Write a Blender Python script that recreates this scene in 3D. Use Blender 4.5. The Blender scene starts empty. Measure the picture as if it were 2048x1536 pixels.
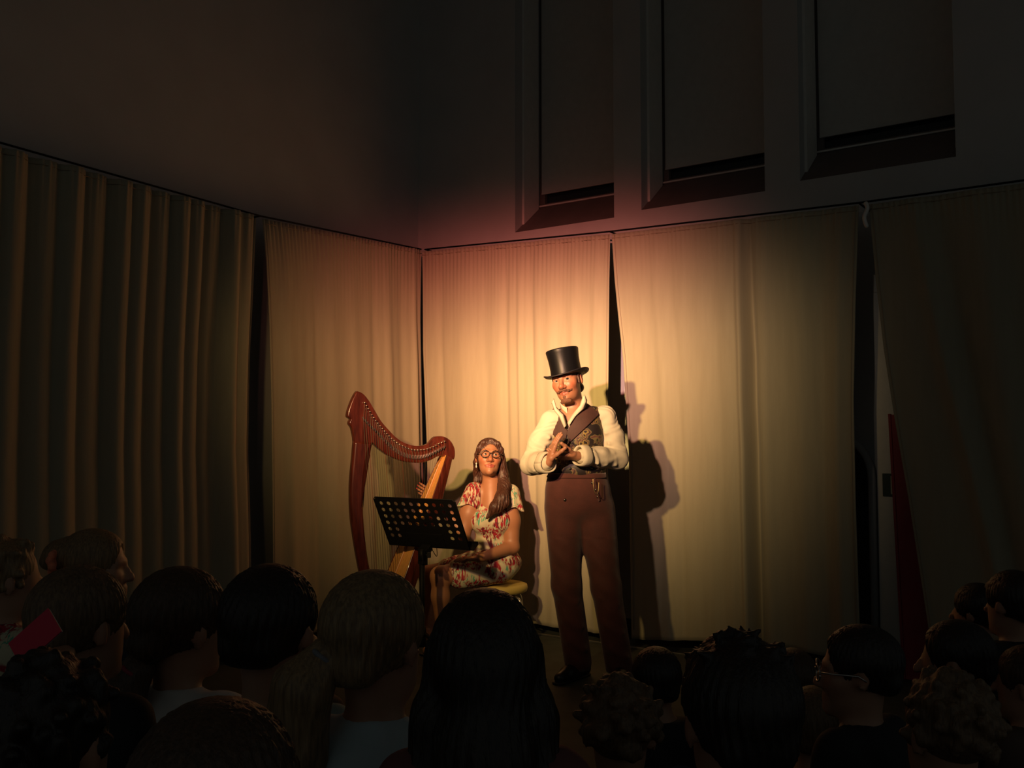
import bpy, bmesh, math, random
import numpy as np
from mathutils import Vector, Matrix
from mathutils.bvhtree import BVHTree

scene = bpy.context.scene
COL = scene.collection

# ------------------------------------------------------------------ camera
F_PX = 1901.0
CAM = np.array([4.81, -5.67, 1.367])
YAW = math.atan2(.572, .82)
PITCH = math.atan(108 / F_PX)
cam_data = bpy.data.cameras.new('camera')
cam_data.sensor_width = 36.0
cam_data.lens = F_PX / 2048 * 36.0
cam_data.clip_start = .05
cam = bpy.data.objects.new('camera', cam_data)
COL.objects.link(cam)
cam.location = CAM
cam.rotation_euler = (math.pi / 2 + PITCH, 0, YAW)
scene.camera = cam

# ------------------------------------------------------------------ world, lamps, exposure
world = bpy.data.worlds.new('world')
scene.world = world
world.use_nodes = True
wb = world.node_tree.nodes['Background']
wb.inputs[0].default_value = (.90, 1.0, .95, 1)
wb.inputs[1].default_value = .046

def spot(name, loc, target, color, energy, cone, blend, radius, sigma, flap):
    "a stage lantern whose beam is brightest on its axis and fades like a bell curve"
    d = bpy.data.lights.new(name, 'SPOT')
    d.color = color
    d.energy = energy
    d.spot_size = math.radians(cone)
    d.spot_blend = blend
    d.shadow_soft_size = radius
    d.use_nodes = True
    nt = d.node_tree
    em = nt.nodes['Emission']
    tc = nt.nodes.new('ShaderNodeTexCoord')
    sp = nt.nodes.new('ShaderNodeSeparateXYZ')
    nt.links.new(tc.outputs['Normal'], sp.inputs[0])
    def math_(op, a, b=None):
        n = nt.nodes.new('ShaderNodeMath')
        n.operation = op
        for i, v in enumerate((a, b)):
            if v is None:
                continue
            if isinstance(v, (int, float)):
                n.inputs[i].default_value = v
            else:
                nt.links.new(v, n.inputs[i])
        return n.outputs[0]
    z2 = math_('MULTIPLY', sp.outputs['Z'], sp.outputs['Z'])
    tan2 = math_('SUBTRACT', math_('DIVIDE', 1.0, math_('MAXIMUM', z2, .01)), 1.0)
    g = math_('EXPONENT', math_('MULTIPLY', tan2, -1.0 / (2 * math.tan(math.radians(sigma)) ** 2)))
    # the upper barn-door flap of the lantern softly trims the top of the beam: flap = (fully open, nearly shut) in degrees above the axis
    el = math_('DIVIDE', sp.outputs['Y'], math_('MAXIMUM', math_('ABSOLUTE', sp.outputs['Z']), .01))
    mr = nt.nodes.new('ShaderNodeMapRange')
    mr.interpolation_type = 'SMOOTHSTEP'
    nt.links.new(el, mr.inputs['Value'])
    for k, v in (('From Min', math.tan(math.radians(flap[0]))), ('From Max', math.tan(math.radians(flap[1]))), ('To Min', 1.0), ('To Max', .015)):
        mr.inputs[k].default_value = v
    nt.links.new(math_('MULTIPLY', g, mr.outputs[0]), em.inputs['Strength'])
    o = bpy.data.objects.new(name, d)
    COL.objects.link(o)
    o.location = loc
    o.rotation_euler = (Vector(target) - Vector(loc)).to_track_quat('-Z', 'Y').to_euler()
    return o
# an amber lantern and a pale and red mixing lantern on one stand in front of the audience, out of frame to the left
spot('amber_stage_lamp', (2.50, -4.70, 2.52), (1.16, 0.0, 1.76), (1.0, .64, .21), 2050, 62, .5, .05, 9.2, (-1, 13))
spot('pale_stage_lamp', (2.98, -4.85, 2.52), (1.36, 0.0, 1.92), (1.0, .80, .62), 1000, 60, .5, .05, 8.2, (0, 13))
spot('red_stage_lamp', (2.98, -4.85, 2.54), (1.0, 0.0, 2.08), (1.0, .18, .14), 1250, 46, .8, .05, 9.5, (4, 14.5))

scene.view_settings.view_transform = 'Standard'
scene.view_settings.look = 'None'
scene.view_settings.exposure = 0.0
scene.view_settings.gamma = 1.0
scene.view_settings.use_curve_mapping = False

# ------------------------------------------------------------------ helpers
HEAD = np.array([-math.sin(YAW), math.cos(YAW), 0.])      # horizontal view direction
RIGHT = np.array([math.cos(YAW), math.sin(YAW), 0.])
FWD = HEAD * math.cos(PITCH) + np.array([0, 0, math.sin(PITCH)])
UP = -HEAD * math.sin(PITCH) + np.array([0, 0, math.cos(PITCH)])

def ray(x, y):
    return FWD + RIGHT * (x - 1024) / F_PX - UP * (y - 768) / F_PX
def at(x, y, d):
    "the point of the place seen at (x, y), d metres into the room"
    v = ray(x, y)
    return CAM + v * d / np.dot(v, HEAD)
def on_back(x, y, Y=0.0):
    v = ray(x, y)
    return CAM + v * (Y - CAM[1]) / v[1]
def on_side(x, y, X=0.0):
    v = ray(x, y)
    return CAM + v * (X - CAM[0]) / v[0]

def tag(o, label=None, cat=None, group=None, kind=None):
    for k, v in (('label', label), ('category', cat), ('group', group), ('kind', kind)):
        if v:
            o[k] = v
    return o

def empty(name, loc, rz=0.0):
    o = bpy.data.objects.new(name, None)
    o.empty_display_size = .1
    COL.objects.link(o)
    o.location = loc
    o.rotation_euler = (0, 0, rz)
    return o

def link(name, me, mat=None, parent=None, smooth=True):
    o = bpy.data.objects.new(name, me)
    COL.objects.link(o)
    if mat is not None:
        me.materials.append(mat)
    if smooth:
        me.polygons.foreach_set('use_smooth', np.ones(len(me.polygons), bool))
    if parent is not None:
        o.parent = parent
    return o

def mesh_np(verts, quads):
    me = bpy.data.meshes.new('mesh')
    n, q = len(verts), len(quads)
    k = quads.shape[1]
    me.vertices.add(n)
    me.vertices.foreach_set('co', np.asarray(verts, np.float32).ravel())
    me.loops.add(q * k)
    me.loops.foreach_set('vertex_index', np.asarray(quads, np.int32).ravel())
    me.polygons.add(q)
    me.polygons.foreach_set('loop_start', np.arange(0, q * k, k, dtype=np.int32))
    me.polygons.foreach_set('loop_total', np.full(q, k, np.int32))
    me.update(calc_edges=True)
    me.validate()
    return me

def mesh_pd(v, f):
    me = bpy.data.meshes.new('mesh')
    me.from_pydata([tuple(p) for p in v], [], f)
    me.update()
    return me

def bm_mesh(bm):
    me = bpy.data.meshes.new('mesh')
    bmesh.ops.recalc_face_normals(bm, faces=bm.faces)
    bm.to_mesh(me)
    bm.free()
    return me

def bm_box(bm, lo, hi, bevel=0.0, mat=None):
    vs = [bm.verts.new((x, y, z)) for x in (lo[0], hi[0]) for y in (lo[1], hi[1]) for z in (lo[2], hi[2])]
    fs = [bm.faces.new([vs[i] for i in f]) for f in ((0, 1, 3, 2), (4, 6, 7, 5), (0, 4, 5, 1), (2, 3, 7, 6), (0, 2, 6, 4), (1, 5, 7, 3))]
    if bevel:
        old = set(bm.verts) - set(vs)
        es = list({e for f in fs for e in f.edges})
        bmesh.ops.bevel(bm, geom=es, offset=bevel, segments=2, profile=.6, affect='EDGES')
        vs = [v for v in bm.verts if v not in old]
    if mat is not None:
        bmesh.ops.transform(bm, matrix=mat, verts=vs)
    return vs

def box(name, lo, hi, mat, parent=None, bevel=0.0, smooth=False):
    bm = bmesh.new()
    bm_box(bm, lo, hi, bevel)
    return link(name, bm_mesh(bm), mat, parent, smooth)

def frames(pts):
    pts = [np.asarray(p, float) for p in pts]
    n = len(pts)
    tans = []
    for i in range(n):
        t = pts[min(i + 1, n - 1)] - pts[max(i - 1, 0)]
        tans.append(t / (np.linalg.norm(t) + 1e-9))
    a = np.array([0, 0, 1.]) if abs(tans[0][2]) < .9 else np.array([1., 0, 0])
    out = []
    for t in tans:
        a = a - t * np.dot(a, t)
        a /= np.linalg.norm(a) + 1e-9
        out.append((a.copy(), np.cross(t, a)))
    return pts, out

def tube_data(pts, rad, seg=10, flat=1.0):
    pts, fr = frames(pts)
    if np.isscalar(rad):
        rad = [rad] * len(pts)
    V, Fc = [], []
    for p, (a, b), r in zip(pts, fr, rad):
        for k in range(seg):
            th = 2 * math.pi * k / seg
            V.append(p + r * (a * math.cos(th) + b * math.sin(th) * flat))
    m = len(pts)
    for i in range(m - 1):
        for k in range(seg):
            Fc.append((i * seg + k, i * seg + (k + 1) % seg, (i + 1) * seg + (k + 1) % seg, (i + 1) * seg + k))
    Fc.append(tuple(range(seg))[::-1])
    Fc.append(tuple((m - 1) * seg + k for k in range(seg)))
    return V, Fc

def tube(name, pts, rad, mat, parent=None, seg=10, flat=1.0):
    V, Fc = tube_data(pts, rad, seg, flat)
    return link(name, mesh_pd(V, Fc), mat, parent)

def multi_tube(name, items, mat, parent=None, seg=6):
    V, Fc = [], []
    for pts, rad in items:
        v, f = tube_data(pts, rad, seg)
        n = len(V)
        V += v
        Fc += [tuple(i + n for i in q) for q in f]
    return link(name, mesh_pd(V, Fc), mat, parent)

def lathe(name, prof, mat, parent=None, seg=32, loc=(0, 0, 0), rot=None, sx=1.0, sy=1.0):
    V, Fc = [], []
    for r, z in prof:
        for k in range(seg):
            th = 2 * math.pi * k / seg
            V.append((r * sx * math.cos(th), r * sy * math.sin(th), z))
    m = len(prof)
    for i in range(m - 1):
        for k in range(seg):
            Fc.append((i * seg + k, i * seg + (k + 1) % seg, (i + 1) * seg + (k + 1) % seg, (i + 1) * seg + k))
    Fc.append(tuple(range(seg))[::-1])
    Fc.append(tuple((m - 1) * seg + k for k in range(seg)))
    o = link(name, mesh_pd(V, Fc), mat, parent)
    o.location = loc
    if rot is not None:
        o.rotation_euler = rot
    return o

def catmull(P, n=8):
    P = [np.asarray(p, float) for p in P]
    out = []
    for i in range(len(P) - 1):
        p0, p1, p2, p3 = P[max(i - 1, 0)], P[i], P[i + 1], P[min(i + 2, len(P) - 1)]
        for k in range(n):
            t = k / n
            out.append(.5 * ((2 * p1) + (-p0 + p2) * t + (2 * p0 - 5 * p1 + 4 * p2 - p3) * t * t + (-p0 + 3 * p1 - 3 * p2 + p3) * t ** 3))
    out.append(P[-1])
    return out

# ------------------------------------------------------------------ materials
def new_mat(name):
    m = bpy.data.materials.new(name)
    m.use_nodes = True
    nt = m.node_tree
    return m, nt, nt.nodes['Principled BSDF']

def N(nt, kind, **kw):
    n = nt.nodes.new(kind)
    for k, v in kw.items():
        if k.startswith('i_'):
            n.inputs[k[2:].replace('_', ' ')].default_value = v
        else:
            setattr(n, k, v)
    return n

def simple(name, col, rough=.6, metal=0.0, var=0.0, scale=20, bump=0.0, bscale=200, stretch=(1, 1, 1), sheen=0.0, coat=0.0):
    m, nt, b = new_mat(name)
    b.inputs['Roughness'].default_value = rough
    b.inputs['Metallic'].default_value = metal
    b.inputs['Base Color'].default_value = (*col, 1)
    if sheen:
        b.inputs['Sheen Weight'].default_value = sheen
    if coat:
        b.inputs['Coat Weight'].default_value = coat
    tc = N(nt, 'ShaderNodeTexCoord')
    mp = N(nt, 'ShaderNodeMapping')
    mp.inputs['Scale'].default_value = stretch
    nt.links.new(tc.outputs['Object'], mp.inputs[0])
    if var:
        no = N(nt, 'ShaderNodeTexNoise')
        no.inputs['Scale'].default_value = scale
        no.inputs['Detail'].default_value = 5
        nt.links.new(mp.outputs[0], no.inputs['Vector'])
        r = N(nt, 'ShaderNodeValToRGB')
        r.color_ramp.elements[0].position = .3
        r.color_ramp.elements[1].position = .7
        r.color_ramp.elements[0].color = (*[c * (1 - var) for c in col], 1)
        r.color_ramp.elements[1].color = (*[min(1, c * (1 + var)) for c in col], 1)
        nt.links.new(no.outputs['Fac'], r.inputs[0])
        nt.links.new(r.outputs[0], b.inputs['Base Color'])
    if bump:
        n2 = N(nt, 'ShaderNodeTexNoise')
        n2.inputs['Scale'].default_value = bscale
        n2.inputs['Detail'].default_value = 3
        nt.links.new(mp.outputs[0], n2.inputs['Vector'])
        bp = N(nt, 'ShaderNodeBump')
        bp.inputs['Strength'].default_value = bump
        bp.inputs['Distance'].default_value = .004
        nt.links.new(n2.outputs['Fac'], bp.inputs['Height'])
        nt.links.new(bp.outputs[0], b.inputs['Normal'])
    return m

def canvas_mat():
    m, nt, b = new_mat('canvas_cloth')
    b.inputs['Roughness'].default_value = .9
    b.inputs['Sheen Weight'].default_value = .15
    tc = N(nt, 'ShaderNodeTexCoord')
    mp = N(nt, 'ShaderNodeMapping')
    mp.inputs['Scale'].default_value = (6, 6, .7)
    nt.links.new(tc.outputs['Object'], mp.inputs[0])
    no = N(nt, 'ShaderNodeTexNoise')
    no.inputs['Scale'].default_value = 5
    no.inputs['Detail'].default_value = 6
    nt.links.new(mp.outputs[0], no.inputs['Vector'])
    r = N(nt, 'ShaderNodeValToRGB')
    r.color_ramp.elements[0].position = .25
    r.color_ramp.elements[1].position = .75
    r.color_ramp.elements[0].color = (.318, .278, .192, 1)
    r.color_ramp.elements[1].color = (.350, .308, .214, 1)
    nt.links.new(no.outputs['Fac'], r.inputs[0])
    nt.links.new(r.outputs[0], b.inputs['Base Color'])
    n2 = N(nt, 'ShaderNodeTexNoise')
    n2.inputs['Scale'].default_value = 260
    nt.links.new(tc.outputs['Object'], n2.inputs['Vector'])
    bp = N(nt, 'ShaderNodeBump')
    bp.inputs['Strength'].default_value = .25
    bp.inputs['Distance'].default_value = .003
    nt.links.new(n2.outputs['Fac'], bp.inputs['Height'])
    nt.links.new(bp.outputs[0], b.inputs['Normal'])
    return m

def attr_mat(name, rough=.5, sss=0.0, bump=0.0, bscale=300, sheen=0.0):
    m, nt, b = new_mat(name)
    a = N(nt, 'ShaderNodeVertexColor')
    a.layer_name = 'Col'
    nt.links.new(a.outputs[0], b.inputs['Base Color'])
    b.inputs['Roughness'].default_value = rough
    if sss:
        b.inputs['Subsurface Weight'].default_value = sss
        b.inputs['Subsurface Radius'].default_value = (.012, .005, .003)
        b.inputs['Subsurface Scale'].default_value = .5
    if sheen:
        b.inputs['Sheen Weight'].default_value = sheen
    if bump:
        tc = N(nt, 'ShaderNodeTexCoord')
        n2 = N(nt, 'ShaderNodeTexNoise')
        n2.inputs['Scale'].default_value = bscale
        nt.links.new(tc.outputs['Object'], n2.inputs['Vector'])
        bp = N(nt, 'ShaderNodeBump')
        bp.inputs['Strength'].default_value = bump
        bp.inputs['Distance'].default_value = .003
        nt.links.new(n2.outputs['Fac'], bp.inputs['Height'])
        nt.links.new(bp.outputs[0], b.inputs['Normal'])
    return m

def hair_mat(name, c0, c1, stretch=(60, 60, 6), rough=.45):
    m = simple(name, c0, rough=rough, bump=.6, bscale=4, stretch=stretch)
    nt = m.node_tree
    b = nt.nodes['Principled BSDF']
    mp = [n for n in nt.nodes if n.bl_idname == 'ShaderNodeMapping'][0]
    no = N(nt, 'ShaderNodeTexNoise')
    no.inputs['Scale'].default_value = 3
    no.inputs['Detail'].default_value = 4
    nt.links.new(mp.outputs[0], no.inputs['Vector'])
    r = N(nt, 'ShaderNodeValToRGB')
    r.color_ramp.elements[0].position = .35
    r.color_ramp.elements[1].position = .65
    r.color_ramp.elements[0].color = (*c0, 1)
    r.color_ramp.elements[1].color = (*c1, 1)
    nt.links.new(no.outputs['Fac'], r.inputs[0])
    nt.links.new(r.outputs[0], b.inputs['Base Color'])
    return m

M = {}
M['canvas'] = canvas_mat()
M['wall'] = simple('painted_plaster', (.46, .455, .44), .85, var=.05, scale=3, bump=.15, bscale=90)
M['sill'] = simple('dark_sill_paint', (.15, .12, .11), .7, var=.1, scale=8)
M['white_paint'] = simple('white_gloss_paint', (.68, .66, .61), .45, var=.04)
M['blind'] = simple('blind_fabric', (.52, .50, .46), .9, var=.04, bump=.2, bscale=200)
M['floor'] = simple('dark_floor', (.035, .04, .032), .75, var=.3, scale=6, bump=.2, bscale=60)
M['black'] = simple('black_metal', (.004, .004, .0045), .6, bump=.1)
M['black'].node_tree.nodes['Principled BSDF'].inputs['Specular IOR Level'].default_value = .15
M['black_wall'] = simple('black_skirting', (.012, .011, .011), .6, var=.2)
M['steel'] = simple('steel', (.55, .53, .5), .3, 1.0, bump=.05)
M['brass'] = simple('brass', (.75, .55, .25), .3, 1.0)
M['glass'], _nt, _b = new_mat('window_glass')
_b.inputs['Base Color'].default_value = (.02, .025, .03, 1)
_b.inputs['Roughness'].default_value = .06
M['red_board'] = simple('red_board_paint', (.30, .018, .03), .6, var=.12, scale=5)
M['green_frame'] = simple('green_sign_paint', (.004, .03, .018), .5)
M['sign_white'] = simple('sign_face', (.55, .53, .42), .6)
M['mahogany'] = simple('mahogany', (.085, .016, .0095), .25, var=.45, scale=6, stretch=(8, 8, 1.2), coat=.4)
M['spruce'] = simple('spruce', (.62, .30, .075), .4, var=.18, scale=5, stretch=(30, 30, 1.5), coat=.2)
M['string'] = simple('harp_string', (.12, .09, .06), .6)
M['string_red'] = simple('red_harp_string', (.16, .02, .015), .6)
M['string_black'] = simple('black_harp_string', (.03, .03, .04), .5)

# ------------------------------------------------------------------ the room
def struct(o):
    o['kind'] = 'structure'
    return o

CEIL = 5.9
struct(box('floor', (-.5, -9, -.1), (9, 1.2, 0), M['floor']))
struct(box('ceiling', (-.6, -9, CEIL), (9, 1.2, CEIL + .1), M['wall']))
struct(box('wall_left', (-.6, -9, 0), (-.35, .35, CEIL), M['wall']))
WIN = [(.64, 1.515, 2.965), (1.736, 2.642, 2.99), (2.875, 3.80, 3.022)]
WY0, WY1, WTOP = .35, .80, 5.5
bm = bmesh.new()
xs = [-.6] + [v for w in WIN for v in w[:2]] + [9]
for i in range(0, len(xs), 2):
    bm_box(bm, (xs[i], WY0, 0), (xs[i + 1], WY1, CEIL))
for x0, x1, z0 in WIN:
    bm_box(bm, (x0, WY0, 0), (x1, WY1, z0))
    bm_box(bm, (x0, WY0, WTOP), (x1, WY1, CEIL))
struct(link('wall_right', bm_mesh(bm), M['wall'], smooth=False))
for k, (x0, x1, z0) in enumerate(WIN):
    w = struct(empty('window_%d' % (k + 1), (x0, WY0, z0)))
    tag(w, ['tall window with a lowered pale blind nearest the room corner', 'tall window with a lowered pale blind in the middle of the row',
            'tall window with a lowered pale blind farthest right'][k])
    W, D, Z = x1 - x0, .35, .27
    bm = bmesh.new()
    for x in (0.0, W):
        for p in ((0, 0), (D, 0), (D, Z)):
            bm.verts.new((x, p[0], p[1]))
    v = list(bm.verts)
    for f in ((0, 1, 2), (3, 5, 4), (0, 3, 4, 1), (1, 4, 5, 2), (2, 5, 3, 0)):
        bm.faces.new([v[i] for i in f])
    link('sloping_sill', bm_mesh(bm), M['sill'], w, False)
    H = WTOP - z0
    for xa, xb in ((0, .018), (W - .018, W)):
        bm = bmesh.new()
        q = [bm.verts.new(p) for p in ((xa, .10, .08), (xa, .31, .242), (xa, .31, H), (xa, .10, H))]
        q2 = [bm.verts.new((xb, p.co.y, p.co.z)) for p in q]
        bm.faces.new(q); bm.faces.new(q2[::-1])
        for i in range(4):
            bm.faces.new((q[i], q[(i + 1) % 4], q2[(i + 1) % 4], q2[i]))
        link('jamb_board', bm_mesh(bm), M['white_paint'], w, False)
    bm = bmesh.new()
    for lo, hi in (((0, .35, .25), (W, .41, .29)), ((0, .35, .29), (.05, .41, H)), ((W - .05, .35, .29), (W, .41, H)), ((.05, .35, .9), (W - .05, .41, .95))):
        bm_box(bm, lo, hi, .003)
    link('frame', bm_mesh(bm), M['sill'], w, False)
    box('sill_nosing', (.01, .325, .262), (W - .01, .352, .274), M['white_paint'], w, .002)
    box('pane', (.05, .385, .29), (W - .05, .39, H), M['glass'], w)
    b = box('blind', (.03, .335, .375), (W - .03, .338, H), M['blind'], w)
    box('bottom_bar', (.03, .328, .362), (W - .03, .345, .377), M['blind'], b, .003)

struct(box('baseboard_right', (-.35, .325, 0), (9, .35, .10), M['black_wall'], bevel=.004))
struct(box('baseboard_left', (-.35, -9, 0), (-.325, .325, .10), M['black_wall'], bevel=.004))
struct(box('trim_1', (.75, -.085, 0), (3.3, -.06, .014), M['steel'], bevel=.003))

struct(box('trim_2', (3.36, .185, 0), (3.50, .20, .012), M['steel'], bevel=.003))
# ------------------------------------------------------------------ curtains on wires along both walls
def rail(name, label, pts):
    e = empty(name, pts[0])
    tag(e, label, 'curtain rail')
    p0 = np.asarray(pts[0])
    tube('wire', [np.asarray(p) - p0 for p in pts], .006, M['black'], e, 8)
    for i in range(len(pts)):
        q = np.asarray(pts[i]) - p0
        n = np.array([0, .36, 0]) if 'back' in label else np.array([-.36, 0, 0])
        tube('bracket', [q, q + n], .006, M['black'], e, 8)
    return e

def interp(poly, z):
    zs = [p[1] for p in poly][::-1]
    return np.interp(z, zs, [p[0] for p in poly][::-1])

def curtain(label, side, left, right, bottom, folds, seed, gather=0.0, edge=True, pleat=None):
    """left/right: [(s, z)] from top to bottom; bottom: [(s, z)]; folds: [(s, width, depth, lean)]; depth > 0 stands out into the room"""
    rnd = random.Random(seed)
    nv = 90
    s0, s1 = left[0][0], right[0][0]
    nu = max(60, int(abs(s1 - s0) / .009))
    u = np.linspace(0, 1, nu)
    v = np.linspace(0, 1, nv)
    ztop_l, ztop_r = left[0][1], right[0][1]
    V = np.zeros((nv, nu, 3))
    # iterate z
    zt = ztop_l + (ztop_r - ztop_l) * u
    sb = left[-1][0] + (right[-1][0] - left[-1][0]) * u
    bs = sorted(bottom)
    zb = np.interp(sb, [b[0] for b in bs], [b[1] for b in bs])
    for i, vv in enumerate(v):
        z = zt + (zb - zt) * vv
        sl, sr = interp(left, z), interp(right, z)
        s = sl + (sr - sl) * u
        st = s0 + (s1 - s0) * u              # where this thread hangs from the wire
        off = np.zeros(nu)
        grow = .35 + .65 * min(1, vv * 3)
        for (fs, fw, fd, lean) in folds:
            c = fs + lean * vv
            off += fd * grow * np.exp(-((st - c) / fw) ** 2)
        if pleat:
            off += pleat[1] * (np.abs(np.sin(math.pi * st / pleat[0] + .8 * np.sin(st * 3.1))) - .5) * (.9 - .25 * vv)
            off += pleat[1] * .4 * np.sin(2 * math.pi * st / (pleat[0] * 2.7) + 1.3 + .5 * vv)
        if gather:
            off += gather * np.sin(st * 2 * math.pi / .035 + 2 * np.sin(st * 9)) * np.exp(-vv * 16)
        off += .006 * np.sin(st * 5.3 + seed) * vv + .003 * np.sin(st * 17 + 2 * vv + seed)
        # small swell of a side hem
        for e0, dirn in ((0, 1), (1, -1)):
            off += .006 * np.exp(-((u - e0) * abs(s1 - s0) / .016) ** 2)
        if side == 'R':
            V[i] = np.stack([s, -off, z], 1)
        else:
            V[i] = np.stack([off, s, z], 1)
    idx = np.arange(nv * nu).reshape(nv, nu)
    Q = np.stack([idx[:-1, :-1], idx[1:, :-1], idx[1:, 1:], idx[:-1, 1:]], -1).reshape(-1, 4)
    base = V[-1, nu // 2].copy()
    base[2] = 0
    e = empty('curtain', base)
    tag(e, label, 'curtain', 'canvas curtains hung round the stage')
    cl = link('cloth', mesh_np(V.reshape(-1, 3) - base, Q), M['canvas'], e)
    md = cl.modifiers.new('thick', 'SOLIDIFY')
    md.thickness = .004
    md.offset = 0
    # stitched side hems and the top heading as raised cords
    out = np.array([0, -.004, 0]) if side == 'R' else np.array([.004, 0, 0])
    for name, pts in (('side_hem', V[::3, 2]), ('side_hem', V[::3, nu - 3]), ('heading', V[1, ::3])):
        tube(name, [p - base + out for p in pts], .0028, M['hem'], e, 6)
    return e
M['hem'] = simple('hem_stitch', (.30, .24, .17), .9)

def RB(*pp):
    return [(on_back(x, y)[0], on_back(x, y)[2]) for x, y in pp]
def LB(*pp):
    return [(on_side(x, y)[1], on_side(x, y)[2]) for x, y in pp]
def sx(px, y=850):
    return on_back(px, y)[0]
def sy(px, y=850):
    return on_side(px, y)[1]

rail('curtain_rail', 'thin dark wire above the back curtains', [(0.02, 0, 2.845), (1.67, 0, 2.78), (3.33, 0, 2.742), (5.4, 0, 2.74)])
rail('curtain_rail', 'thin dark wire above the side curtains on the left', [(0, -.02, 2.845), (0, -1.62, 2.80), (0, -3.3, 2.853), (0, -4.6, 2.87)])

# back wall, from the corner to the right
curtain('pinkish lit canvas curtain hanging right of the room corner', 'R',
        RB((847, 503), (848, 700), (856, 900), (858, 1232)), RB((1221, 468), (1219, 560), (1217, 760), (1216, 1268)),
        [(0, .04), (1.1, .055), (1.7, .05)],
        [(sx(1012), .028, -.022, -.02), (sx(1040), .02, .016, .0), (sx(1062), .03, -.026, .03), (sx(1105), .05, .018, .02), (sx(1150), .04, .015, .0),
         (sx(925), .09, .015, .02), (sx(880), .03, -.012, .0), (sx(1195), .03, .02, .01), (sx(970), .05, -.01, 0)], 1, gather=.008)
curtain('wide yellow lit canvas curtain behind the man in the hat', 'R',
        RB((1224, 468), (1230, 560), (1238, 640), (1247, 720), (1252, 800), (1258, 900), (1264, 1290)), RB((1718, 411), (1712, 600), (1708, 800), (1712, 1000), (1722, 1318)),
        [(1.75, .05), (1.9, .045), (2.3, .09), (2.9, .115), (3.1, .09), (3.3, .03)],
        [(sx(1503), .030, -.065, .0), (sx(1532), .05, .022, 0), (sx(1482), .026, .055, 0), (sx(1455), .06, .02, 0), (sx(1340), .035, -.012, .0), (sx(1310), .05, .02, .0), (sx(1400), .06, .01, .02),
         (sx(1610), .06, .018, 0), (sx(1650), .04, -.016, .02), (sx(1690), .04, .022, 0)], 2, gather=.004)
curtain('dark canvas curtain pulled aside at the far right', 'R',
        RB((1738, 409), (1752, 560), (1768, 700), (1790, 840), (1818, 1000), (1866, 1310), (1876, 1345)), [(5.35, 2.73), (5.3, 1.0), (5.3, .06)],
        [(3.5, .07), (4.2, .06), (5.4, .06)],
        [(3.62, .05, .03, .28), (3.75, .05, -.02, .24), (3.95, .09, .03, .15), (4.3, .1, .025, .05), (4.7, .12, .03, 0), (5.1, .08, .02, 0)], 3, gather=.004)
# left wall, from the corner towards the audience
curtain('brown shaded canvas curtain hanging left of the room corner', 'L',
        LB((524, 437), (531, 520), (537, 640), (541, 800), (543, 1000), (545, 1250)), LB((841, 500), (840, 640), (845, 880), (848, 1000), (848, 1230)),
        [(-1.7, .06), (-.8, .05), (0, .05)],
        [(sy(742), .04, -.02, .0), (sy(770), .05, .028, .0), (sy(800), .05, -.02, .02), (sy(825), .03, .03, .0), (sy(700), .06, .016, 0), (sy(650), .07, .02, .02),
         (sy(600), .05, -.012, .0), (sy(560), .05, .02, 0), (sy(620), .03, -.014, 0)], 4, gather=.009)
curtain('dark pleated canvas curtain along the left wall', 'L',
        [(-4.5, 2.86), (-4.5, 1.0), (-4.5, .05)], LB((516, 435), (511, 560), (503, 720), (500, 900), (505, 1050), (508, 1260)),
        [(-4.6, .06), (-1.6, .06)],
        [(sy(470), .07, .03, -.02), (sy(430), .04, -.03, 0), (sy(495), .03, .02, 0)], 5, gather=.006, pleat=(.135, .05))

# things seen through the opening at the far right
def upright_arch():
    e = empty('arched_niche', (3.10, .322, 0))
    tag(e, 'dark arched doorway moulding seen through the right curtain gap', 'doorway')
    R = .19
    pts = [(-R, 0, 0.1), (-R, 0, 1.12)] + [(-R * math.cos(a), 0, 1.12 + R * math.sin(a) * 1.3) for a in np.linspace(0, math.pi, 15)[1:-1]] + [(R, 0, 1.12), (R, 0, 0.1)]
    tube('moulding', pts, .025, M['wall'], e, 10)
    V = [(p[0], 0.001, p[2]) for p in pts]
    link('dark_leaf', mesh_pd(V, [tuple(range(len(V)))]), M['black_wall'], e, False)
upright_arch()
e = empty('door_frame', (3.36, .30, 0))
tag(e, 'pale painted door frame in the right curtain gap', 'door frame')
box('post', (-.035, 0, .0), (.11, .05, 2.25), M['white_paint'], e, .004)
box('plinth', (-.05, -.05, .0), (.34, .0, .11), M['white_paint'], e, .006)
box('lintel', (-.035, 0, 2.25), (.9, .05, 2.36), M['white_paint'], e, .004)
e = empty('leaning_board', (3.60, .12, 0.0))
tag(e, 'tall dark red board leaning behind the right curtain', 'board')
bm = bmesh.new()
bm_box(bm, (-.095, -.012, 0), (.2, .012, 1.52), .003)
bo = link('panel', bm_mesh(bm), M['red_board'], e, False)
bo.rotation_euler = (math.radians(-6), math.radians(-3.2), 0)
bm = bmesh.new()
bm_box(bm, (-.11, -.02, .0), (-.095, .018, 1.525), .002)
bo2 = link('edge_strip', bm_mesh(bm), M['red_board'], bo, False)
e = empty('small_sign', (3.36, .285, 1.02))
tag(e, 'small green framed white sign on the door frame', 'sign')
bm = bmesh.new()
for lo, hi in (((0, 0, 0), (.045, .014, .135)), ((.045, 0, 0), (.10, .014, .013)), ((.045, 0, .122), (.10, .014, .135)), ((.09, 0, .013), (.10, .014, .122))):
    bm_box(bm, lo, hi)
link('frame', bm_mesh(bm), M['green_frame'], e, False)
box('face', (.045, .004, .013), (.09, .012, .122), M['sign_white'], e)
e = empty('tied_rope', (3.372, -.012, 2.735))
tag(e, 'short pale rope tying the curtain top at the right gap', 'rope')
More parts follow.
